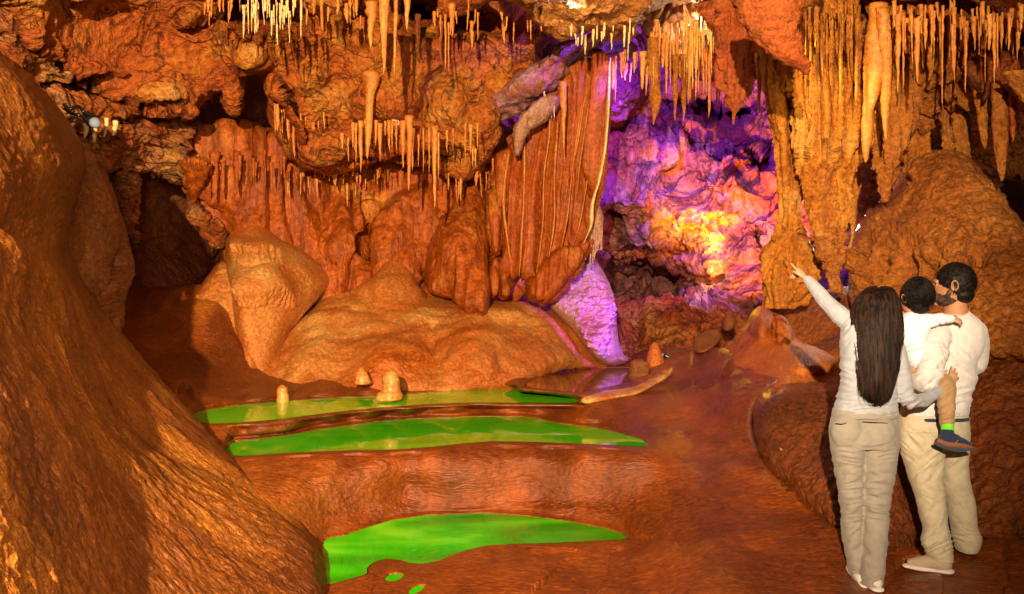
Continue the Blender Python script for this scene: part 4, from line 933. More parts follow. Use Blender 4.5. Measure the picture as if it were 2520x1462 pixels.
def spotlamp(p, d, k, label):
    """a small cave spotlight: barrel, glass and bracket"""
    r = empty('spotlight', tuple(p), label, 'spotlight'); r['_org'] = list(r.location)
    p = np.array(p, float); d = np.array(d, float) / np.linalg.norm(d)
    fuse('barrel', [tube([p - d * .09 * k, p, p + d * .07 * k], [.040 * k, .055 * k, .062 * k], nseg=24)], M['black'], r, .006 * k, None, 1)
    fuse('glass', [tube([p + d * .118 * k, p + d * .128 * k], [.048 * k, .046 * k], nseg=24, sub=2)], M['lens'], r, .005 * k, None, 0)
    fuse('bracket', [tube([p + (0, .02, -.05 * k), p + (0, .03, -.11 * k), p + (-.05 * k, .05, -.16 * k)], [.014 * k] * 3, nseg=10)], M['black'], r, .005 * k, None, 1)
    del r['_org']


def cable(pts, label):
    V_, F_ = tube(pts, [.016] * len(pts), nseg=10, sub=6)
    tag(mesh_obj('cable', V_, F_, M['black']), label, 'cable')

# ------------------------------------------------------------------ people
def cloth_mat(name, col, weave=900.0, col2=None, bump=0.25, rough=0.9, sheen=0.2):
    m = bpy.data.materials.new(name); m.use_nodes = True
    t = NT(m); b = t.n['Principled BSDF']
    g = t.add('ShaderNodeNewGeometry')
    n = t.add('ShaderNodeTexNoise', Scale=30.0, Detail=4.0); t.link(g.outputs['Position'], n.inputs['Vector'])
    cr = t.add('ShaderNodeValToRGB'); c2 = col2 or tuple(c * 0.88 for c in col)
    ramp(cr, [(0.35, c2), (0.62, col)]); t.link(n.outputs['Fac'], cr.inputs[0]); t.link(cr.outputs[0], b.inputs['Base Color'])
    b.inputs['Roughness'].default_value = rough; b.inputs['Sheen Weight'].default_value = sheen; b.inputs['Specular IOR Level'].default_value = 0.2
    n2 = t.add('ShaderNodeTexNoise', Scale=weave * 0.3, Detail=2.0); t.link(g.outputs['Position'], n2.inputs['Vector'])
    n3 = t.add('ShaderNodeTexNoise', Scale=14.0, Detail=3.0, Distortion=1.0); t.link(g.outputs['Position'], n3.inputs['Vector'])
    b1 = t.add('ShaderNodeBump', Strength=bump, Distance=0.002); t.link(n2.outputs['Fac'], b1.inputs['Height'])
    b2 = t.add('ShaderNodeBump', Strength=0.35, Distance=0.012); t.link(n3.outputs['Fac'], b2.inputs['Height']); t.link(b1.outputs[0], b2.inputs['Normal'])
    t.link(b2.outputs[0], b.inputs['Normal'])
    return m


def skin_mat(name, col):
    m = bpy.data.materials.new(name); m.use_nodes = True
    t = NT(m); b = t.n['Principled BSDF']
    g = t.add('ShaderNodeNewGeometry')
    n = t.add('ShaderNodeTexNoise', Scale=40.0, Detail=4.0); t.link(g.outputs['Position'], n.inputs['Vector'])
    cr = t.add('ShaderNodeValToRGB'); ramp(cr, [(0.3, tuple(c * .8 for c in col)), (0.7, col)])
    t.link(n.outputs['Fac'], cr.inputs[0]); t.link(cr.outputs[0], b.inputs['Base Color'])
    b.inputs['Roughness'].default_value = 0.5
    b.inputs['Subsurface Weight'].default_value = 0.08; b.inputs['Subsurface Radius'].default_value = (0.01, 0.004, 0.002)
    return m


def hair_mat(name, c1, c2, zs=0.12):
    m = bpy.data.materials.new(name); m.use_nodes = True
    t = NT(m); b = t.n['Principled BSDF']
    g = t.add('ShaderNodeNewGeometry')
    mp = t.add('ShaderNodeMapping', Scale=(1, 1, zs)); t.link(g.outputs['Position'], mp.inputs[0])
    n = t.add('ShaderNodeTexNoise', Scale=70.0, Detail=4.0); t.link(mp.outputs[0], n.inputs['Vector'])
    cr = t.add('ShaderNodeValToRGB'); ramp(cr, [(0.4, c1), (0.65, c2)])
    t.link(n.outputs['Fac'], cr.inputs[0]); t.link(cr.outputs[0], b.inputs['Base Color'])
    b.inputs['Roughness'].default_value = 0.5; b.inputs['Specular IOR Level'].default_value = 0.16
    bp = t.add('ShaderNodeBump', Strength=0.5, Distance=0.003); t.link(n.outputs['Fac'], bp.inputs['Height']); t.link(bp.outputs[0], b.inputs['Normal'])
    return m


def ringp(rows, nseg=36, n=60, sq=2.2, front=1.0):
    """closed torso/leg piece; rows: (v, uL, uR, Y, half_depth_m)"""
    A = interp_rows(rows, n); v, ul, ur, Y, ry = A.T
    cx = ((ul + ur) / 2 - CX) / F * Y; rx = np.maximum(np.abs(ur - ul) / 2 / F * Y, .001); z = EZ - (v - CY) / F * Y
    th = np.linspace(0, 2 * np.pi, nseg, endpoint=False)
    c = np.sign(np.cos(th)) * np.abs(np.cos(th)) ** (2 / sq); s = np.sign(np.sin(th)) * np.abs(np.sin(th)) ** (2 / sq)
    X = np.stack([cx[:, None] + rx[:, None] * c, Y[:, None] + ry[:, None] * s, np.repeat(z[:, None], nseg, 1)], -1)
    return gridcap(X, z[-1] < z[0])


def gridcap(X, flip):
    n, nseg = X.shape[:2]
    V_ = X.reshape(-1, 3)
    i = np.arange(n - 1)[:, None] * nseg; j = np.arange(nseg)[None]; j2 = (j + 1) % nseg
    Fq = np.stack([i + j, i + j2, i + nseg + j2, i + nseg + j], -1).reshape(-1, 4)
    if flip: Fq = Fq[:, ::-1]
    c0 = X[0].mean(0); c1 = X[-1].mean(0); V_ = np.vstack([V_, c0, c1]); a, b = len(V_) - 2, len(V_) - 1
    Fl = Fq.tolist()
    for k in range(nseg):
        k2 = (k + 1) % nseg; m = (n - 1) * nseg
        Fl.append([k, k2, a][::1] if flip else [k2, k, a]); Fl.append([m + k2, m + k, b] if flip else [m + k, m + k2, b])
    return V_, Fl


def tube(pts, rad, nseg=20, flat=1.0, up=(0, 0, 1), sub=8):
    """limb piece through 3D points with a radius at each; flat<1 squeezes across 'up'"""
    P_ = np.array(pts, float); r = np.array(rad, float)
    L = np.r_[0, np.cumsum(np.linalg.norm(np.diff(P_, axis=0), axis=1))]; n = len(P_) * sub
    tt = np.linspace(0, L[-1], n)
    A = np.column_stack([P_, r]); m = np.gradient(A, L, axis=0)
    k = np.clip(np.searchsorted(L, tt, side='right') - 1, 0, len(P_) - 2); h = (L[k + 1] - L[k])[:, None]; f = ((tt - L[k]) / (L[k + 1] - L[k]))[:, None]
    C = (2 * f**3 - 3 * f**2 + 1) * A[k] + (f**3 - 2 * f**2 + f) * h * m[k] + (-2 * f**3 + 3 * f**2) * A[k + 1] + (f**3 - f**2) * h * m[k + 1]
    # rounded ends
    e0, e1 = C[0].copy(), C[-1].copy(); t0 = C[0, :3] - C[1, :3]; t1 = C[-1, :3] - C[-2, :3]; t0 /= np.linalg.norm(t0); t1 /= np.linalg.norm(t1)
    pre = [np.r_[e0[:3] + t0 * e0[3] * s, e0[3] * c] for s, c in ((0.95, .3), (0.75, .66), (0.4, .92))]
    post = [np.r_[e1[:3] + t1 * e1[3] * s, e1[3] * c] for s, c in ((0.4, .92), (0.75, .66), (0.95, .3))]
    C = np.vstack([pre, C, post]); Q = C[:, :3]
    T = np.gradient(Q, axis=0); T /= np.linalg.norm(T, axis=1)[:, None] + 1e-12
    u = np.array(up, float); B = np.cross(T, u); bad = np.linalg.norm(B, axis=1) < 0.05
    B[bad] = np.cross(T[bad], (1, 0.1, 0)); B /= np.linalg.norm(B, axis=1)[:, None]; Nn = np.cross(B, T)
    th = np.linspace(0, 2 * np.pi, nseg, endpoint=False)
    X = Q[:, None] + C[:, 3, None, None] * (np.cos(th)[None, :, None] * B[:, None] + flat * np.sin(th)[None, :, None] * Nn[:, None])
    return gridcap(X, False)


def ball(c, r3, nseg=28, n=20, rot=None, f=None):
    ph = np.linspace(0.02, math.pi - 0.02, n); th = np.linspace(0, 2 * np.pi, nseg, endpoint=False)
    X = np.stack([np.sin(ph)[:, None] * np.cos(th), np.sin(ph)[:, None] * np.sin(th), np.repeat(np.cos(ph)[:, None], nseg, 1)], -1)
    X = X * np.array(r3)
    if f is not None: X = f(X)
    if rot is not None: X = X @ np.array(rot).T
    return gridcap(X + np.array(c), True)


def rotz(a, pitch=0.0, roll=0.0):
    from mathutils import Euler
    return np.array(Euler((pitch, roll, a), 'XYZ').to_matrix())


def fuse(name, pieces, mat, parent, voxel=0.006, disp=None, smooth=4, label=None, extra=None):
    V_, Fl, o = [], [], 0
    for v_, f_ in pieces:
        V_.append(v_); Fl += [[i + o for i in q] for q in f_]; o += len(v_)
    me = bpy.data.meshes.new(name); me.from_pydata(np.vstack(V_).tolist(), [], Fl); me.update()
    tmp = bpy.data.objects.new(name + '_tmp', me); COL.objects.link(tmp)
    md = tmp.modifiers.new('r', 'REMESH'); md.mode = 'VOXEL'; md.voxel_size = voxel
    if smooth:
        s = tmp.modifiers.new('s', 'SMOOTH'); s.factor = 0.5; s.iterations = smooth
    dg = bpy.context.evaluated_depsgraph_get(); dg.update()
    ev = tmp.evaluated_get(dg).to_mesh()
    n = len(ev.vertices); X = np.empty(n * 3); ev.vertices.foreach_get('co', X); X = X.reshape(-1, 3)
    N = np.empty(n * 3); ev.vertices.foreach_get('normal', N); N = N.reshape(-1, 3)
    nl = len(ev.loops); li = np.empty(nl, int); ev.loops.foreach_get('vertex_index', li)
    ls_ = np.empty(len(ev.polygons), int); ev.polygons.foreach_get('loop_start', ls_); lt = np.empty(len(ev.polygons), int); ev.polygons.foreach_get('loop_total', lt)
    faces = [li[a:a + b].tolist() for a, b in zip(ls_, lt)]
    tmp.evaluated_get(dg).to_mesh_clear()
    bpy.data.objects.remove(tmp); bpy.data.meshes.remove(me)
    if disp is not None:
        X = X + N * disp(X, N)[:, None]
    if extra is not None:
        ve, fe = extra; fe = [[i + len(X) for i in q] for q in fe]; X = np.vstack([X, ve]); faces += fe
    ob = mesh_obj(name, X, faces, mat, parent)
    if label: ob['label'] = label
    return ob


def uvof(X):
    return CX + X[:, 0] / X[:, 1] * F, CY + (EZ - X[:, 2]) / X[:, 1] * F


def strands(surf, count, t0f, t1f, th0, th1, r, seed, n=26, wob=0.06, lift=0.004, flare=0.0):
    """thin hair ribbons laid over surf(t, th) -> (point, outward)"""
    rs = np.random.RandomState(seed); Vs, Fs, o = [], [], 0
    for k in range(count):
        th = th0 + (th1 - th0) * rs.rand(); ta = t0f(rs); tb = t1f(rs)
        t = np.linspace(ta, tb, n); ph = rs.rand() * 6; w = wob * (0.5 + rs.rand())
        thh = th + w * np.sin(t * (5 + 4 * rs.rand()) + ph) * (t - ta + .1)
        P_, O_ = surf(t, thh)
        P_ = P_ + O_ * (lift * (0.2 + 1.5 * rs.rand()) + flare * np.clip((t - 0.75) / .25, 0, 1)[:, None] * rs.randn())
        rr = r * (0.6 + 0.8 * rs.rand()) * np.sqrt(np.clip(1 - np.linspace(0, 1, n) ** 6, 0.02, 1))
        T = np.gradient(P_, axis=0); T /= np.linalg.norm(T, axis=1)[:, None] + 1e-9
        S = np.cross(T, O_); S /= np.linalg.norm(S, axis=1)[:, None] + 1e-9
        ring = np.stack([P_ + S * rr[:, None], P_ + O_ * rr[:, None], P_ - S * rr[:, None]], 1)
        Vs.append(ring.reshape(-1, 3))
        i = np.arange(n - 1)[:, None] * 3; j = np.arange(3)[None]; j2 = (j + 1) % 3
        Fs += (np.stack([i + j, i + j2, i + 3 + j2, i + 3 + j], -1).reshape(-1, 4) + o).tolist(); o += n * 3
    return np.vstack(Vs), Fs


def ring_surf(rows, sq=2.0):
    a = np.array(rows, float); L = np.r_[0, np.cumsum(np.abs(np.diff(a[:, 0])))]; L /= L[-1]

    def f(t, th):
        q = [np.interp(np.clip(t, 0, 1), L, a[:, k]) for k in range(5)]
        v, ul, ur, Y, ry = q
        cx = ((ul + ur) / 2 - CX) / F * Y; rx = (ur - ul) / 2 / F * Y; z = EZ - (v - CY) / F * Y
        O = np.stack([np.cos(th), np.sin(th), 0 * th], -1)
        return np.stack([cx + rx * np.cos(th), Y + ry * np.sin(th), z], -1), O
    return f


def merge(*ps):
    V_, Fl, o = [], [], 0
    for v_, f_ in ps:
        V_.append(v_); Fl += [[i + o for i in q] for q in f_]; o += len(v_)
    return np.vstack(V_), Fl


SK_W = skin_mat('skin_light', (0.62, 0.33, 0.20)); SK_M = skin_mat('skin_tan', (0.50, 0.23, 0.12)); SK_C = skin_mat('skin_child', (0.62, 0.32, 0.19))
HAIR_W = hair_mat('long_dark_hair', (0.006, 0.004, 0.003), (0.04, 0.018, 0.011)); HAIR_S = hair_mat('short_dark_hair', (0.004, 0.003, 0.003), (0.018, 0.012, 0.010), 1.0)
BEARD = hair_mat('beard_hair', (0.03, 0.018, 0.012), (0.12, 0.07, 0.05), 1.0)
TOP_W = cloth_mat('grey_knit', (0.38, 0.41, 0.47)); TR_W = cloth_mat('khaki_cotton', (0.31, 0.285, 0.245)); TR_M = cloth_mat('cream_cotton', (0.58, 0.52, 0.38))
SWEAT = cloth_mat('cream_knit', (0.68, 0.68, 0.70), sheen=.3); SHIRT_C = cloth_mat('white_cotton', (0.74, 0.79, 0.92)); TR_C = cloth_mat('tan_cotton', (0.42, 0.27, 0.14))
SHOE_M = cloth_mat('beige_suede', (0.55, 0.43, 0.32)); SOLE = cloth_mat('white_rubber', (0.85, 0.82, 0.78), bump=.05); NAVY = cloth_mat('navy_fabric', (0.025, 0.04, 0.10))
BROWN_S = cloth_mat('brown_leather', (0.30, 0.11, 0.05)); NEON = cloth_mat('neon_green_knit', (0.20, 0.85, 0.04)); SLATE = cloth_mat('slate_rubber', (0.06, 0.07, 0.11)); SHOE_W = cloth_mat('white_leather', (0.75, 0.72, 0.68), bump=.05)


def A3(u, v, Y): return np.array(at(u, v, Y))


def wrk(amp, masks, seed=0.0, base=0.0015):
    """cloth creases: ridged noise, each mask = (u, v, ru, rv, slope, freq, amp)"""
    def f(X, N):
        u, v = uvof(X)
        h = base * 2 * fbm(X, 7, 3, off=seed)
        for (mu, mv, ru, rv, sl, fr, am) in masks:
            w = np.exp(-((u - mu) / ru) ** 2 - ((v - mv) / rv) ** 2)
            q = np.stack([u / 60.0, (v + sl * (u - mu)) / 60.0 * fr, np.full_like(u, seed + mv * .01)], 1)
            q[:, 1] += 0.3 * perlin(q * 1.3)
            h = h + am * w * (1 - 2 * np.abs(perlin(q)) - .4)
        return 1.7 * amp * h
    return f


def hand(wrist, d, side, back, scale=1.0, curl=(0.3, 0.3, 0.3, 0.3), thumb=0.5, spread=0.12, forearm=None):
    """palm and five bent fingers. d: wrist to fingers, side: towards the thumb, back: back of the hand"""
    w = np.array(wrist, float); d = np.array(d, float); d /= np.linalg.norm(d)
    b = np.array(back, float); b -= d * (b @ d); b /= np.linalg.norm(b); s = np.cross(d, b)
    if s @ np.array(side, float) < 0: s = -s
    k = scale; ps = []
    ps.append(tube([w, w + d * .03 * k, w + d * .06 * k, w + d * .085 * k], [.020 * k, .026 * k, .031 * k, .028 * k], flat=.5, up=b, nseg=18))
    lens = (.072, .080, .074, .058)
    for i in range(4):
        off = (.030 - .020 * i) * k
        base_ = w + d * (.085 - .004 * abs(i - 1)) * k + s * off * .85
        dirv = d + s * spread * (1.2 - i) * .8; dirv /= np.linalg.norm(dirv)
        pts = [base_ - d * .02 * k]; cur_, dv = base_, dirv; pts.append(cur_)
        for L in (.42, .32, .26):
            a = curl[i] * (1.0 if L == .42 else 1.25)
            dv = dv * math.cos(a) - b * math.sin(a) * 1.0; dv /= np.linalg.norm(dv)
            # keep bending in the plane of the finger
            cur_ = cur_ + dv * lens[i] * L * k; pts.append(cur_)
        ps.append(tube(pts, [.0085 * k, .0088 * k, .0082 * k, .0075 * k, .0062 * k], nseg=10, up=s, sub=5))
    tb = w + d * .02 * k + s * .020 * k
    t1 = tb + (d * .6 + s * .8) * .035 * k; t2 = t1 + (d * (1 - .3 * thumb) + s * (.45 - .5 * thumb) - b * .4 * thumb) * .03 * k; t3 = t2 + (d - b * .3 * thumb - s * .2 * thumb) * .024 * k
    ps.append(tube([tb, t1, t2, t3], [.013 * k, .0115 * k, .0095 * k, .0075 * k], nseg=10, up=b, sub=5))
    return ps


def head_pieces(c, yaw, k=1.0, pitch=0.0, roll=0.0):
    """skull, jaw, nose, brow, lips and ears; the face looks along local +y"""
    Rm = rotz(yaw, pitch, roll); c = np.array(c, float)

    def L(x, y, z): return c + Rm @ (np.array([x, y, z]) * k)

    def shape(X):
        z = X[..., 2:3] / (.118 * k); y = X[..., 1:2]
        sx = np.where(z < 0, 1 - .30 * np.clip(-z, 0, 1) ** 1.5, 1 - .05 * z)
        X = X * np.concatenate([sx, np.ones_like(sx), np.ones_like(sx)], -1)
        X[..., 1:2] += np.where(z < -.2, .018 * k * np.clip((-z - .2), 0, 1), 0) - np.where((z < -.3) & (y < 0), y * .45 * np.clip(-z - .3, 0, 1), 0)
        return X
    ps = [ball(c, (.076 * k, .096 * k, .118 * k), rot=Rm, f=shape, nseg=40, n=30)]
    ps.append(tube([L(0, .088, .020), L(0, .104, -.008), L(0, .114, -.026), L(0, .098, -.036)], [.008 * k, .010 * k, .013 * k, .010 * k], nseg=10))
    ps.append(tube([L(-.045, .080, .024), L(-.02, .092, .028), L(.02, .092, .028), L(.045, .080, .024)], [.009 * k] * 4, nseg=10))
    ps.append(tube([L(-.024, .088, -.058), L(0, .098, -.056), L(.024, .088, -.058)], [.005 * k, .008 * k, .005 * k], nseg=10, flat=.8))
    ps.append(tube([L(-.022, .086, -.066), L(0, .096, -.068), L(.022, .086, -.066)], [.005 * k, .008 * k, .005 * k], nseg=10, flat=.8))
    ps.append(ball(L(0, .082, -.092), (.022 * k, .018 * k, .018 * k), rot=Rm))
    for s in (-1, 1):
        ps.append(ball(L(s * .034, .080, .004), (.012 * k, .009 * k, .008 * k), rot=Rm, nseg=14, n=10))
        ear = [L(s * .078, -.004 + .0 * a, .0) + Rm @ (np.array([s * .008 * (1 + math.sin(a)), -.016 * math.cos(a) - .006, .028 * math.sin(a)]) * k) for a in np.linspace(-1.2, 4.2, 9)]
        ps.append(tube(ear, [.0045 * k] * 9, nseg=8, sub=3))
        ps.append(ball(L(s * .078, -.004, 0), (.006 * k, .012 * k, .022 * k), rot=Rm, nseg=12, n=10))
    return ps, L, Rm


# ================================================================== the woman
YW = 4.92
wom = empty('person', (float(A3(2130, 1440, YW)[0]), YW, 0.0), 'person with very long dark hair, grey top and khaki trousers, pointing up into the cave', 'person', 'family looking into the cave')
wom['_org'] = list(wom.location)
w_legL = [(1060, 2046, 2132, 4.93, .105), (1100, 2046, 2125, 4.93, .10), (1150, 2054, 2122, 4.94, .088), (1190, 2061, 2122, 4.94, .078), (1230, 2068, 2122, 4.94, .070), (1265, 2071, 2121, 4.95, .066), (1300, 2072, 2120, 4.96, .066), (1340, 2077, 2121, 4.97, .066), (1380, 2085, 2125, 4.97, .066), (1418, 2091, 2130, 4.97, .075), (1432, 2093, 2132, 4.97, .080)]
w_legR = [(1060, 2124, 2208, 4.93, .105), (1100, 2122, 2208, 4.93, .10), (1150, 2122, 2202, 4.92, .09), (1190, 2123, 2196, 4.92, .08), (1230, 2124, 2190, 4.92, .073), (1265, 2125, 2186, 4.92, .070), (1300, 2126, 2184, 4.91, .070), (1340, 2124, 2182, 4.90, .070), (1380, 2122, 2177, 4.89, .072), (1420, 2118, 2172, 4.88, .078), (1436, 2116, 2170, 4.88, .08)]
w_hip = [(1000, 2056, 2204, 4.95, .095), (1025, 2050, 2206, 4.95, .105), (1055, 2044, 2209, 4.94, .118), (1080, 2043, 2210, 4.93, .120), (1100, 2046, 2208, 4.93, .108)]
buttL = ball(A3(2087, 1062, 4.885), (.092, .075, .105)); buttR = ball(A3(2163, 1064, 4.885), (.095, .078, .105))


def shrink(rows, px, m):
    return [(v, a + px, b - px, Y, max(r - m, .02)) for v, a, b, Y, r in rows]


w_torso = [(772, 2118, 2184, 4.97, .05), (782, 2095, 2200, 4.97, .075), (800, 2078, 2212, 4.96, .10), (830, 2072, 2216, 4.96, .112), (870, 2070, 2212, 4.95, .115), (910, 2072, 2206, 4.95, .108), (950, 2070, 2203, 4.95, .104), (985, 2062, 2204, 4.95, .108), (1012, 2055, 2206, 4.94, .114), (1020, 2054, 2206, 4.94, .114)]
armL = ([A3(2098, 800, 4.98), A3(2070, 778, 5.02), A3(2035, 745, 5.10), A3(2010, 715, 5.18), A3(1988, 690, 5.27)], [.058, .054, .044, .037, .030])
armR = ([A3(2196, 830, 4.96), A3(2208, 870, 4.93), A3(2222, 930, 4.92), A3(2236, 985, 4.92), A3(2268, 985, 4.96), A3(2300, 970, 5.01), A3(2330, 952, 5.05)], [.052, .050, .047, .044, .040, .034, .027])
hL = hand(A3(1984, 686, 5.29), A3(1956, 652, 5.38) - A3(1984, 686, 5.29), (.2, -.3, 1), (.6, -.9, .4), 0.92, curl=(0.02, 1.25, 1.3, 1.3), thumb=.9, spread=.02)
hR = hand(A3(2333, 950, 5.06), A3(2352, 918, 5.10) - A3(2333, 950, 5.06), (-1, 0, .3), (0, -1, .15), 0.86, curl=(0.10, 0.14, 0.2, 0.28), thumb=.15, spread=.22)
wh, _, _ = head_pieces(A3(2160, 752, 4.99), R(4), .95)
fuse('body', [ringp(shrink(w_torso, 5, .012)), ringp(shrink(w_hip, 4, .01)), ringp(shrink(w_legL, 6, .012)), ringp(shrink(w_legR, 6, .012)),
              tube(armL[0], [r - .008 for r in armL[1]]), tube(armR[0], [r - .008 for r in armR[1]]), tube([A3(2158, 800, 4.98), A3(2160, 770, 4.98)], [.055, .05]),
              ] + hL + hR + wh, SK_W, wom, .0042, smooth=2)
wt = fuse('top', [ringp(w_torso, sq=2.4), tube(armL[0], armL[1]), tube(armR[0], armR[1], sub=10), ball(A3(2100, 802, 4.97), (.062, .06, .06))], TOP_W, wom, .0055,
          wrk(1.0, [(2130, 985, 90, 30, .05, 5, .010), (2085, 820, 40, 45, 1.2, 4, .007), (2075, 930, 30, 60, -.3, 4, .005), (2235, 1000, 30, 30, .6, 5, .010), (2250, 985, 50, 26, .3, 4, .006), (2040, 750, 50, 40, -1, 4, .003), (2130, 900, 80, 60, .3, 2, .006), (2215, 920, 20, 50, .2, 4, .004)], 1.3))
fuse('trousers', [ringp(w_hip, sq=2.4), ringp(w_legL), ringp(w_legR), buttL, buttR], TR_W, wom, .005,
     wrk(1.0, [(2090, 1120, 40, 24, -.15, 5.5, .010), (2165, 1122, 40, 24, .2, 5.5, .010), (2095, 1180, 40, 40, .1, 3.5, .008), (2160, 1180, 40, 40, -.3, 3.5, .008), (2095, 1245, 36, 38, .15, 4.5, .012), (2155, 1245, 40, 38, -.1, 4.5, .012),
               (2100, 1330, 30, 60, .8, 2, .007), (2150, 1340, 30, 70, -.8, 2, .007), (2150, 1420, 30, 24, .4, 4, .007), (2110, 1415, 25, 24, -.4, 4, .007)], 2.1))
# waistband, pocket welts
wb = ringp([(1006, 2052, 2207, 4.945, .118), (1016, 2050, 2208, 4.945, .121), (1026, 2048, 2209, 4.945, .122)], sq=2.3)
fuse('waistband', [wb], TR_W, wom, .005, None, 2)
for (a, b) in (((2058, 1040), (2082, 1040)), ((2124, 1036), (2184, 1040))):
    fuse('pocket_welt', [tube([A3(a[0], a[1], 4.80), A3((a[0] + b[0]) / 2, a[1] + 1, 4.788), A3(b[0], b[1], 4.80)], [.004, .005, .004], nseg=8)], TR_W, wom, .002, None, 1)
for (c, sgn) in ((A3(2111, 1436, 4.955), -1), (A3(2146, 1440, 4.885), 1)):
    x, y = c[0], c[1]
    sh_ = fuse('shoe', [tube([(x, y - .055, .045), (x, y - .01, .055), (x + sgn * .02, y + .08, .04), (x + sgn * .03, y + .15, .03)], [.034, .038, .040, .030], flat=.9)], SHOE_W, wom, .005)
    so_ = fuse('sole', [tube([(x, y - .075, .014), (x, y, .014), (x + sgn * .02, y + .08, .014), (x + sgn * .03, y + .17, .014)], [.036, .038, .045, .036], flat=.36)], SOLE, wom, .004)
    so_.parent = sh_; so_.location = (0, 0, 0)
# hair
w_hair = [(704, 2156, 2168, 4.98, .01), (708, 2138, 2186, 4.975, .05), (716, 2126, 2196, 4.97, .085), (730, 2113, 2204, 4.965, .108), (750, 2103, 2210, 4.96, .120), (775, 2095, 2214, 4.95, .125), (800, 2091, 2217, 4.94, .125), (830, 2096, 2216, 4.925, .120), (870, 2102, 2209, 4.90, .105),
          (910, 2108, 2205, 4.885, .09), (950, 2116, 2194, 4.87, .07), (975, 2121, 2187, 4.86, .05), (992, 2130, 2178, 4.86, .03), (1003, 2142, 2162, 4.86, .012)]
sf = ring_surf(w_hair)
locks = strands(sf, 2600, lambda r: .02 + .05 * r.rand(), lambda r: .86 + .15 * r.rand(), -math.pi * 1.05, math.pi * .05, .0013, 3, n=26, wob=.14, lift=.004, flare=.006)
loose = strands(sf, 160, lambda r: .3 + .3 * r.rand(), lambda r: .8 + .2 * r.rand(), -math.pi * 1.02, -math.pi * .9, .0012, 4, n=24, wob=.35, lift=.010, flare=.01)
loose2 = strands(sf, 50, lambda r: .3 + .3 * r.rand(), lambda r: .8 + .2 * r.rand(), -.3, .1, .0012, 5, n=24, wob=.3, lift=.008, flare=.01)
hair_d = lambda X, N: .010 * fbm(X, 14, 2, st=(1, 1, .10)) + .003 * ridged(X, 45, 2, st=(1, 1, .08))
fuse('hair', [ringp(w_hair, nseg=48, n=80, sq=2.0)], HAIR_W, wom, .005, hair_d, 2, extra=merge(locks, loose, loose2))

# ================================================================== the man
man = empty('person', (float(A3(2320, 1400, 5.25)[0]), 5.25, 0.0), 'bearded person with short dark hair in a cream sweater, carrying a child', 'person', 'family looking into the cave')
man['_org'] = list(man.location)
m_torso = [(762, 2338, 2380, 5.28, .05), (774, 2318, 2392, 5.28, .075), (788, 2292, 2408, 5.28, .10), (805, 2280, 2417, 5.28, .118), (825, 2272, 2420, 5.28, .125), (850, 2268, 2415, 5.28, .128), (880, 2262, 2406, 5.28, .125), (905, 2258, 2396, 5.28, .12), (930, 2250, 2398, 5.28, .12), (955, 2244, 2390, 5.28, .12), (985, 2236, 2382, 5.28, .122), (1012, 2226, 2378, 5.28, .124), (1020, 2224, 2377, 5.28, .124)]
m_hip = [(1000, 2224, 2374, 5.28, .108), (1040, 2214, 2381, 5.28, .125), (1075, 2215, 2382, 5.28, .128), (1100, 2220, 2380, 5.27, .115)]
m_legL = [(1060, 2214, 2322, 5.26, .115), (1110, 2220, 2322, 5.25, .110), (1150, 2230, 2320, 5.24, .102), (1190, 2241, 2319, 5.23, .095), (1230, 2256, 2324, 5.22, .085), (1270, 2264, 2328, 5.21, .080), (1305, 2274, 2332, 5.20, .078), (1335, 2270, 2339, 5.19, .082), (1355, 2278, 2341, 5.18, .082), (1378, 2290, 2341, 5.17, .078)]
m_legR = [(1060, 2305, 2383, 5.34, .11), (1110, 2318, 2378, 5.36, .10), (1150, 2318, 2378, 5.37, .095), (1190, 2320, 2384, 5.38, .09), (1230, 2330, 2396, 5.40, .085), (1275, 2338, 2400, 5.41, .08), (1304, 2345, 2402, 5.42, .08), (1320, 2346, 2411, 5.42, .084), (1340, 2350, 2408, 5.42, .082), (1356, 2356, 2402, 5.42, .076)]
mbL = ball(A3(2272, 1062, 5.235), (.10, .075, .11)); mbR = ball(A3(2345, 1062, 5.25), (.09, .075, .11))
mArm = ([A3(2310, 815, 5.24), A3(2302, 850, 5.15), A3(2293, 895, 5.09), A3(2282, 932, 5.08), A3(2260, 938, 5.18), A3(2258, 925, 5.36), A3(2300, 915, 5.44)], [.078, .076, .072, .068, .062, .050, .036])
mArm2 = ([A3(2400, 815, 5.28), A3(2408, 850, 5.34), A3(2400, 900, 5.42), A3(2370, 920, 5.50), A3(2330, 915, 5.52)], [.066, .062, .052, .044, .034])
hm1 = hand(A3(2300, 915, 5.44), (1, .2, 0), (0, 0, 1), (0, 1, 0), 1.0, curl=(.4, .4, .4, .4)); hm2 = hand(A3(2330, 915, 5.52), (-1, -.2, 0), (0, 0, 1), (0, 1, 0), 1.0, curl=(.4, .4, .4, .4))
mh, mL, mR = head_pieces(A3(2346, 704, 5.25), R(62), 1.08, 0, 0)
fuse('body', [ringp(shrink(m_torso, 5, .012)), ringp(shrink(m_hip, 4, .01)), ringp(shrink(m_legL, 8, .015)), ringp(shrink(m_legR, 8, .015)), tube(mArm[0], [r - .01 for r in mArm[1]]), tube(mArm2[0], [r - .01 for r in mArm2[1]]),
              tube([A3(2352, 800, 5.29), A3(2352, 765, 5.27), A3(2350, 735, 5.26)], [.082, .068, .062], nseg=26),
              ] + hm1 + hm2 + mh, SK_M, man, .0042, smooth=2)
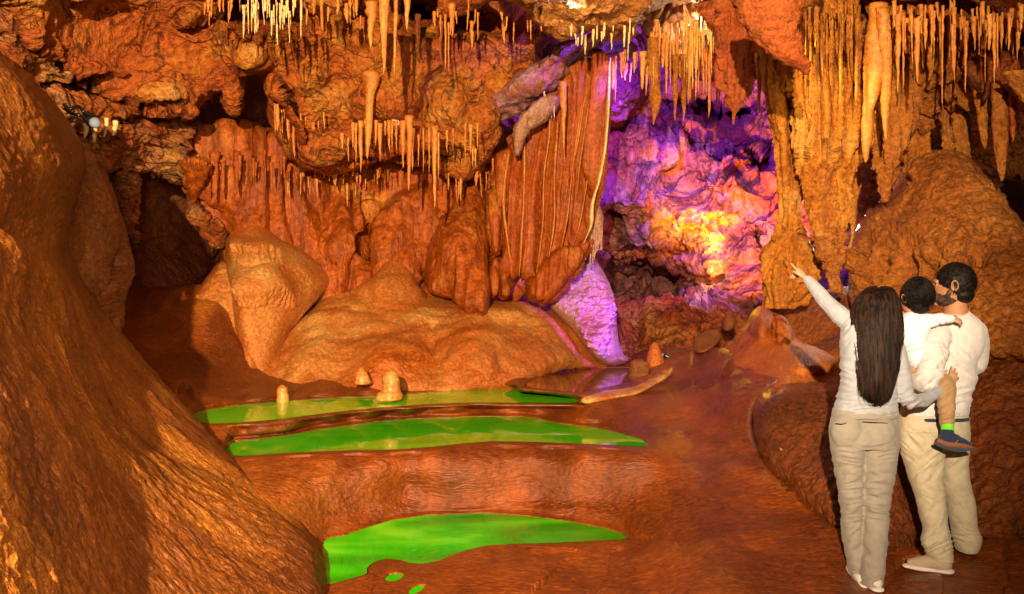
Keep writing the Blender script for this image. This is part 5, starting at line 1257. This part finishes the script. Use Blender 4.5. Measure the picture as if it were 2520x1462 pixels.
fuse('sweater', [ringp(m_torso, sq=2.5), tube(mArm[0], mArm[1], sub=10), tube(mArm2[0], mArm2[1]), ball(A3(2306, 818, 5.24), (.078, .08, .07)), ball(A3(2402, 818, 5.28), (.06, .08, .07))], SWEAT, man, .0055,
     wrk(1.0, [(2300, 905, 40, 40, .35, 4.5, .010), (2275, 940, 30, 24, .9, 5, .008), (2330, 860, 24, 50, -1.6, 3, .008), (2370, 900, 50, 60, -.7, 2.5, .008), (2370, 985, 50, 30, .3, 4, .008), (2305, 850, 30, 20, .2, 5, .006), (2260, 1000, 30, 20, .5, 4, .006)], 3.7))
fuse('trousers', [ringp(m_hip, sq=2.4), ringp(m_legL), ringp(m_legR), mbL, mbR], TR_M, man, .005,
     wrk(1.0, [(2260, 1090, 50, 40, -.9, 3, .008), (2280, 1150, 40, 50, .8, 2.5, .009), (2300, 1200, 30, 40, -.5, 3, .007), (2345, 1120, 30, 50, .7, 3, .008), (2305, 1345, 40, 24, .5, 5, .013), (2375, 1322, 36, 20, -.3, 6, .013), (2300, 1270, 24, 50, 1.2, 2, .006), (2370, 1240, 24, 50, -1.0, 2, .006), (2295, 1365, 30, 14, .2, 6, .008)], 5.9))
fuse('belt', [ringp([(1024, 2218, 2381, 5.28, .126), (1032, 2216, 2382, 5.28, .129)], sq=2.3)], NAVY, man, .004, None, 1, label='dark blue belt showing as a thin line under the sweater')


def foot_piece(heel, toe, k=1.0, w=.040):
    h = np.array(heel, float); t_ = np.array(toe, float); d = t_ - h
    up = [tube([h + d * .08 + (0, 0, .050 * k), h + d * .35 + (0, 0, .052 * k), h + d * .62 + (0, 0, .044 * k), h + d * .9 + (0, 0, .034 * k)], [w * k, w * k, .040 * k, .027 * k], flat=.9, nseg=18),
          tube([h + d * .08 + (0, 0, .07 * k), h + d * .12 + (0, 0, .095 * k)], [.036 * k, .036 * k])]
    so = [tube([h + (0, 0, .014 * k), h + d * .3 + (0, 0, .014 * k), h + d * .7 + (0, 0, .014 * k), h + d * 1.0 + (0, 0, .014 * k)], [w * .95 * k, .038 * k, .045 * k, .032 * k], flat=.38, nseg=18)]
    return up, so


for heel, toe, wv in (((float(A3(2332, 1412, 5.12)[0]), 5.13, 0), (float(A3(2240, 1400, 5.2)[0]), 5.23, 0), .044), ((float(A3(2384, 1372, 5.44)[0]), 5.44, 0), (float(A3(2362, 1372, 5.6)[0]), 5.68, 0), .042)):
    up, so = foot_piece(heel, toe, 1.05, wv)
    sh_ = fuse('shoe', up, SHOE_M, man, .005, lambda X, N: .002 * fbm(X, 30, 2))
    s2 = fuse('sole', so, SOLE, sh_ if False else man, .005)
    s2.parent = sh_; s2.location = (0, 0, 0)
hc = A3(2348, 699, 5.25)


def hair_cap(X, N):
    return .0018 * fbm(X, 110, 3) + .003 * fbm(X, 14, 2)


def cap_shape(k):
    def f(X):
        return X
    return f


man_h = [ball(mL(0, -.014, .026), (.086 * 1.08, .103 * 1.08, .106 * 1.08), rot=mR, nseg=40, n=30), ball(mL(0, -.045, -.045), (.066 * 1.08, .060 * 1.08, .05 * 1.08), rot=mR)]
fz_surf = lambda cc, rr: (lambda t, th: (cc + np.stack([np.sin(t * 3) * np.cos(th) * rr[0], np.sin(t * 3) * np.sin(th) * rr[1], np.cos(t * 3) * rr[2]], -1), np.stack([np.sin(t * 3) * np.cos(th), np.sin(t * 3) * np.sin(th), np.cos(t * 3)], -1)))
def crop(t, th):
    O = np.stack([np.sin(t * 2.1) * np.cos(th), np.sin(t * 2.1) * np.sin(th), np.cos(t * 2.1)], -1)
    Ow = O @ mR.T
    return mL(0, -.016, .022) + (O * np.array([.088, .104, .108]) * 1.08) @ mR.T, Ow


_rs = np.random.RandomState(77)
_V, _F = [], []
for k in range(2600):
    th = _rs.rand() * 6.283; t = math.acos(1 - 1.62 * _rs.rand()) / 2.1
    P_, O_ = crop(np.array([t]), np.array([th])); P_, O_ = P_[0], O_[0]
    T_ = np.array([0, 0, -1.0]) - O_ * (-O_[2]); T_ = T_ / (np.linalg.norm(T_) + 1e-6) + O_ * .35 + _rs.randn(3) * .25
    S_ = np.cross(T_, O_); S_ /= np.linalg.norm(S_) + 1e-9; L_ = .016 * (.5 + _rs.rand())
    b = len(_V) * 3
    _V.append(np.array([P_ - O_ * .004 + S_ * .0013, P_ - O_ * .004 - S_ * .0013, P_ + T_ * L_]))
    _F.append([b, b + 1, b + 2])
fuse('hair', man_h, HAIR_S, man, .004, hair_cap, 3, extra=(np.vstack(_V), _F))
fuse('beard', [ball(mL(0, .030, -.062), (.074 * 1.08 * .80, .079 * 1.08, .052 * 1.08), rot=mR, nseg=40, n=30), tube([mL(-.074, .010, -.015), mL(-.069, .024, -.05), mL(-.05, .06, -.08)], [.008, .014, .016]), tube([mL(.074, .010, -.015), mL(.069, .024, -.05), mL(.05, .06, -.08)], [.008, .014, .016]),
               tube([mL(-.03, .090, -.048), mL(0, .101, -.044), mL(.03, .090, -.048)], [.006, .007, .006], nseg=8)], BEARD, man, .004, lambda X, N: .0015 * fbm(X, 120, 2), 3)

# ================================================================== the child
chd = empty('person', tuple(A3(2250, 915, 5.24)), 'small child in a white shirt with dark hair, carried between the two adults', 'person', 'family looking into the cave')
chd['_org'] = list(chd.location)
c_torso = [(768, 2232, 2272, 5.17, .035), (778, 2218, 2282, 5.17, .06), (795, 2210, 2286, 5.17, .085), (820, 2208, 2280, 5.17, .095), (850, 2212, 2274, 5.17, .095), (880, 2226, 2268, 5.18, .09), (898, 2234, 2262, 5.18, .085), (903, 2236, 2260, 5.18, .08)]
c_armR = ([A3(2270, 790, 5.14), A3(2300, 788, 5.11), A3(2322, 784, 5.09), A3(2340, 785, 5.09)], [.042, .034, .030, .024])
c_armL = ([A3(2222, 790, 5.20), A3(2214, 815, 5.30), A3(2222, 835, 5.40)], [.040, .034, .026])
c_leg = ([A3(2258, 905, 5.24), A3(2296, 928, 5.19), A3(2326, 950, 5.07), A3(2328, 985, 5.01), A3(2330, 1020, 4.995), A3(2331, 1040, 4.995)], [.060, .058, .056, .050, .045, .042])
c_leg2 = ([A3(2240, 905, 5.24), A3(2236, 930, 5.42), A3(2240, 990, 5.46), A3(2242, 1040, 5.46)], [.06, .055, .046, .04])
ch, cL, cR = head_pieces(A3(2250, 735, 5.18), R(15), .90)
chh = hand(A3(2341, 785, 5.09), (1, .15, -.25), (.2, 0, 1), (0, -.8, .6), .60, curl=(.25, .3, .35, .4), thumb=.4, spread=.15)
chh2 = hand(A3(2222, 835, 5.40), (.3, 1, 0), (0, 0, 1), (-1, 0, 0), .60)
fuse('body', [ringp(shrink(c_torso, 8, .016)), ringp([(890, 2230, 2268, 5.20, .08), (915, 2228, 2272, 5.20, .085), (925, 2234, 2266, 5.2, .06)]), tube(c_armR[0], [r - .012 for r in c_armR[1]]), tube(c_armL[0], [r - .012 for r in c_armL[1]]),
              tube(c_leg[0] + [A3(2331, 1058, 4.99), A3(2335, 1080, 4.98)], [.05, .048, .046, .040, .036, .034, .030, .03]), tube(c_leg2[0], [.05, .045, .038, .032]),
              tube([A3(2250, 780, 5.17), A3(2250, 757, 5.18)], [.045, .042]), tube([A3(2335, 1085, 4.98), A3(2375, 1092, 4.98)], [.028, .022])] + chh + chh2 + ch, SK_C, chd, .0038, smooth=2)
fuse('shirt', [ringp(c_torso, sq=2.3), tube(c_armR[0], c_armR[1], sub=10), tube(c_armL[0], c_armL[1])], SHIRT_C, chd, .0045,
     wrk(1.0, [(2250, 800, 40, 30, .8, 4, .006), (2242, 850, 36, 40, .5, 4.5, .009), (2246, 885, 24, 24, .4, 5, .007), (2305, 790, 34, 18, -.6, 4, .006)], 8.2))
fuse('trousers', [ringp([(892, 2230, 2268, 5.20, .088), (915, 2226, 2274, 5.20, .092), (926, 2234, 2266, 5.2, .07)]), tube(*c_leg, sub=10), tube(*c_leg2)], TR_C, chd, .0045,
     wrk(1.0, [(2328, 990, 24, 40, .8, 4, .007), (2328, 1030, 24, 12, .1, 7, .007), (2300, 930, 30, 24, .8, 4, .006)], 9.4))
fuse('sock', [tube([A3(2331, 1044, 4.99), A3(2332, 1056, 4.99)], [.036, .035], flat=1)], NEON, chd, .003, None, 1, label='bright neon green sock')
us, so = [], []
ankle = A3(2332, 1062, 4.985)
up_ = [tube([A3(2332, 1062, 4.985), A3(2332, 1075, 4.985)], [.034, .038]), tube([A3(2322, 1082, 4.985), A3(2340, 1080, 4.985), A3(2360, 1087, 4.98), A3(2380, 1094, 4.98)], [.034, .040, .034, .024], flat=.9)]
cs = fuse('shoe', up_, NAVY, chd, .004, lambda X, N: .001 * fbm(X, 50, 2), 2)
for nm, pcs, mt in (('leather_band', [tube([A3(2314, 1086, 4.972), A3(2330, 1092, 4.965), A3(2352, 1094, 4.962), A3(2378, 1098, 4.968), A3(2390, 1100, 4.98)], [.020, .022, .022, .020, .010], flat=.75)], BROWN_S),
                    ('leather_band', [tube([A3(2348, 1096, 4.948), A3(2356, 1084, 4.95), A3(2362, 1076, 4.965)], [.006, .007, .006], flat=.6)], BROWN_S),
                    ('strap', [tube([A3(2350, 1082, 4.952), A3(2362, 1078, 4.957), A3(2368, 1082, 4.957)], [.009, .009, .008], flat=.5)], NAVY),
                    ('sole', [tube([A3(2311, 1094, 4.98), A3(2335, 1102, 4.98), A3(2365, 1106, 4.98), A3(2390, 1104, 4.98)], [.030, .035, .033, .022], flat=.42)], SLATE)):
    p_ = fuse(nm, pcs, mt, chd, .0035, None, 1); p_.parent = cs; p_.location = (0, 0, 0)
c_h = [ball(cL(0, -.012, .020), (.088 * .90, .104 * .90, .108 * .90), rot=cR, nseg=40, n=30), ball(cL(0, -.05, -.045), (.066 * .9, .055 * .9, .058 * .9), rot=cR)]
cc = cL(.005, -.03, .022); rr = np.array((.082, .088, .100))


def whorl(t, th):
    a = th + 1.2 * t
    O = np.stack([np.sin(t * 2.3) * np.cos(a), np.sin(t * 2.3) * np.sin(a) - .35 * np.cos(t * 2.3), np.cos(t * 2.3)], -1)
    O /= np.linalg.norm(O, axis=1)[:, None]
    return cc + O * rr, O


cst = strands(whorl, 1400, lambda r: .03 + .1 * r.rand(), lambda r: .6 + .4 * r.rand(), 0, 6.28, .0012, 9, n=16, wob=.25, lift=.006, flare=.003)
fuse('hair', c_h, HAIR_S, chd, .004, lambda X, N: .002 * fbm(X, 80, 3) + .003 * fbm(X, 14, 2), 3, extra=cst)
for p_ in (wom, man, chd):
    if '_org' in p_: del p_['_org']
for p_ in (cur, bulb):
    if '_org' in p_: del p_['_org']

# ---- the cave's own fittings
spotlamp(at(222, 292, 8.55), (.6, -.6, -.4), 1.1, 'black spotlight with a round glass lying in the left crevice')
cable([at(158, 258, 8.5), at(175, 268, 8.4), at(190, 262, 8.45), at(205, 275, 8.4), at(212, 288, 8.5)], 'upper loop of thick black cable behind the spotlight in the left crevice')
cable([at(160, 268, 8.35), at(178, 280, 8.3), at(196, 284, 8.3), at(215, 296, 8.4)], 'lower strand of thick black cable running to the spotlight in the left crevice')
spotlamp(at(1644, 878, 11.6), (-.9, .3, .3), .55, 'small spotlight on the floor beside the white-topped stalagmite')
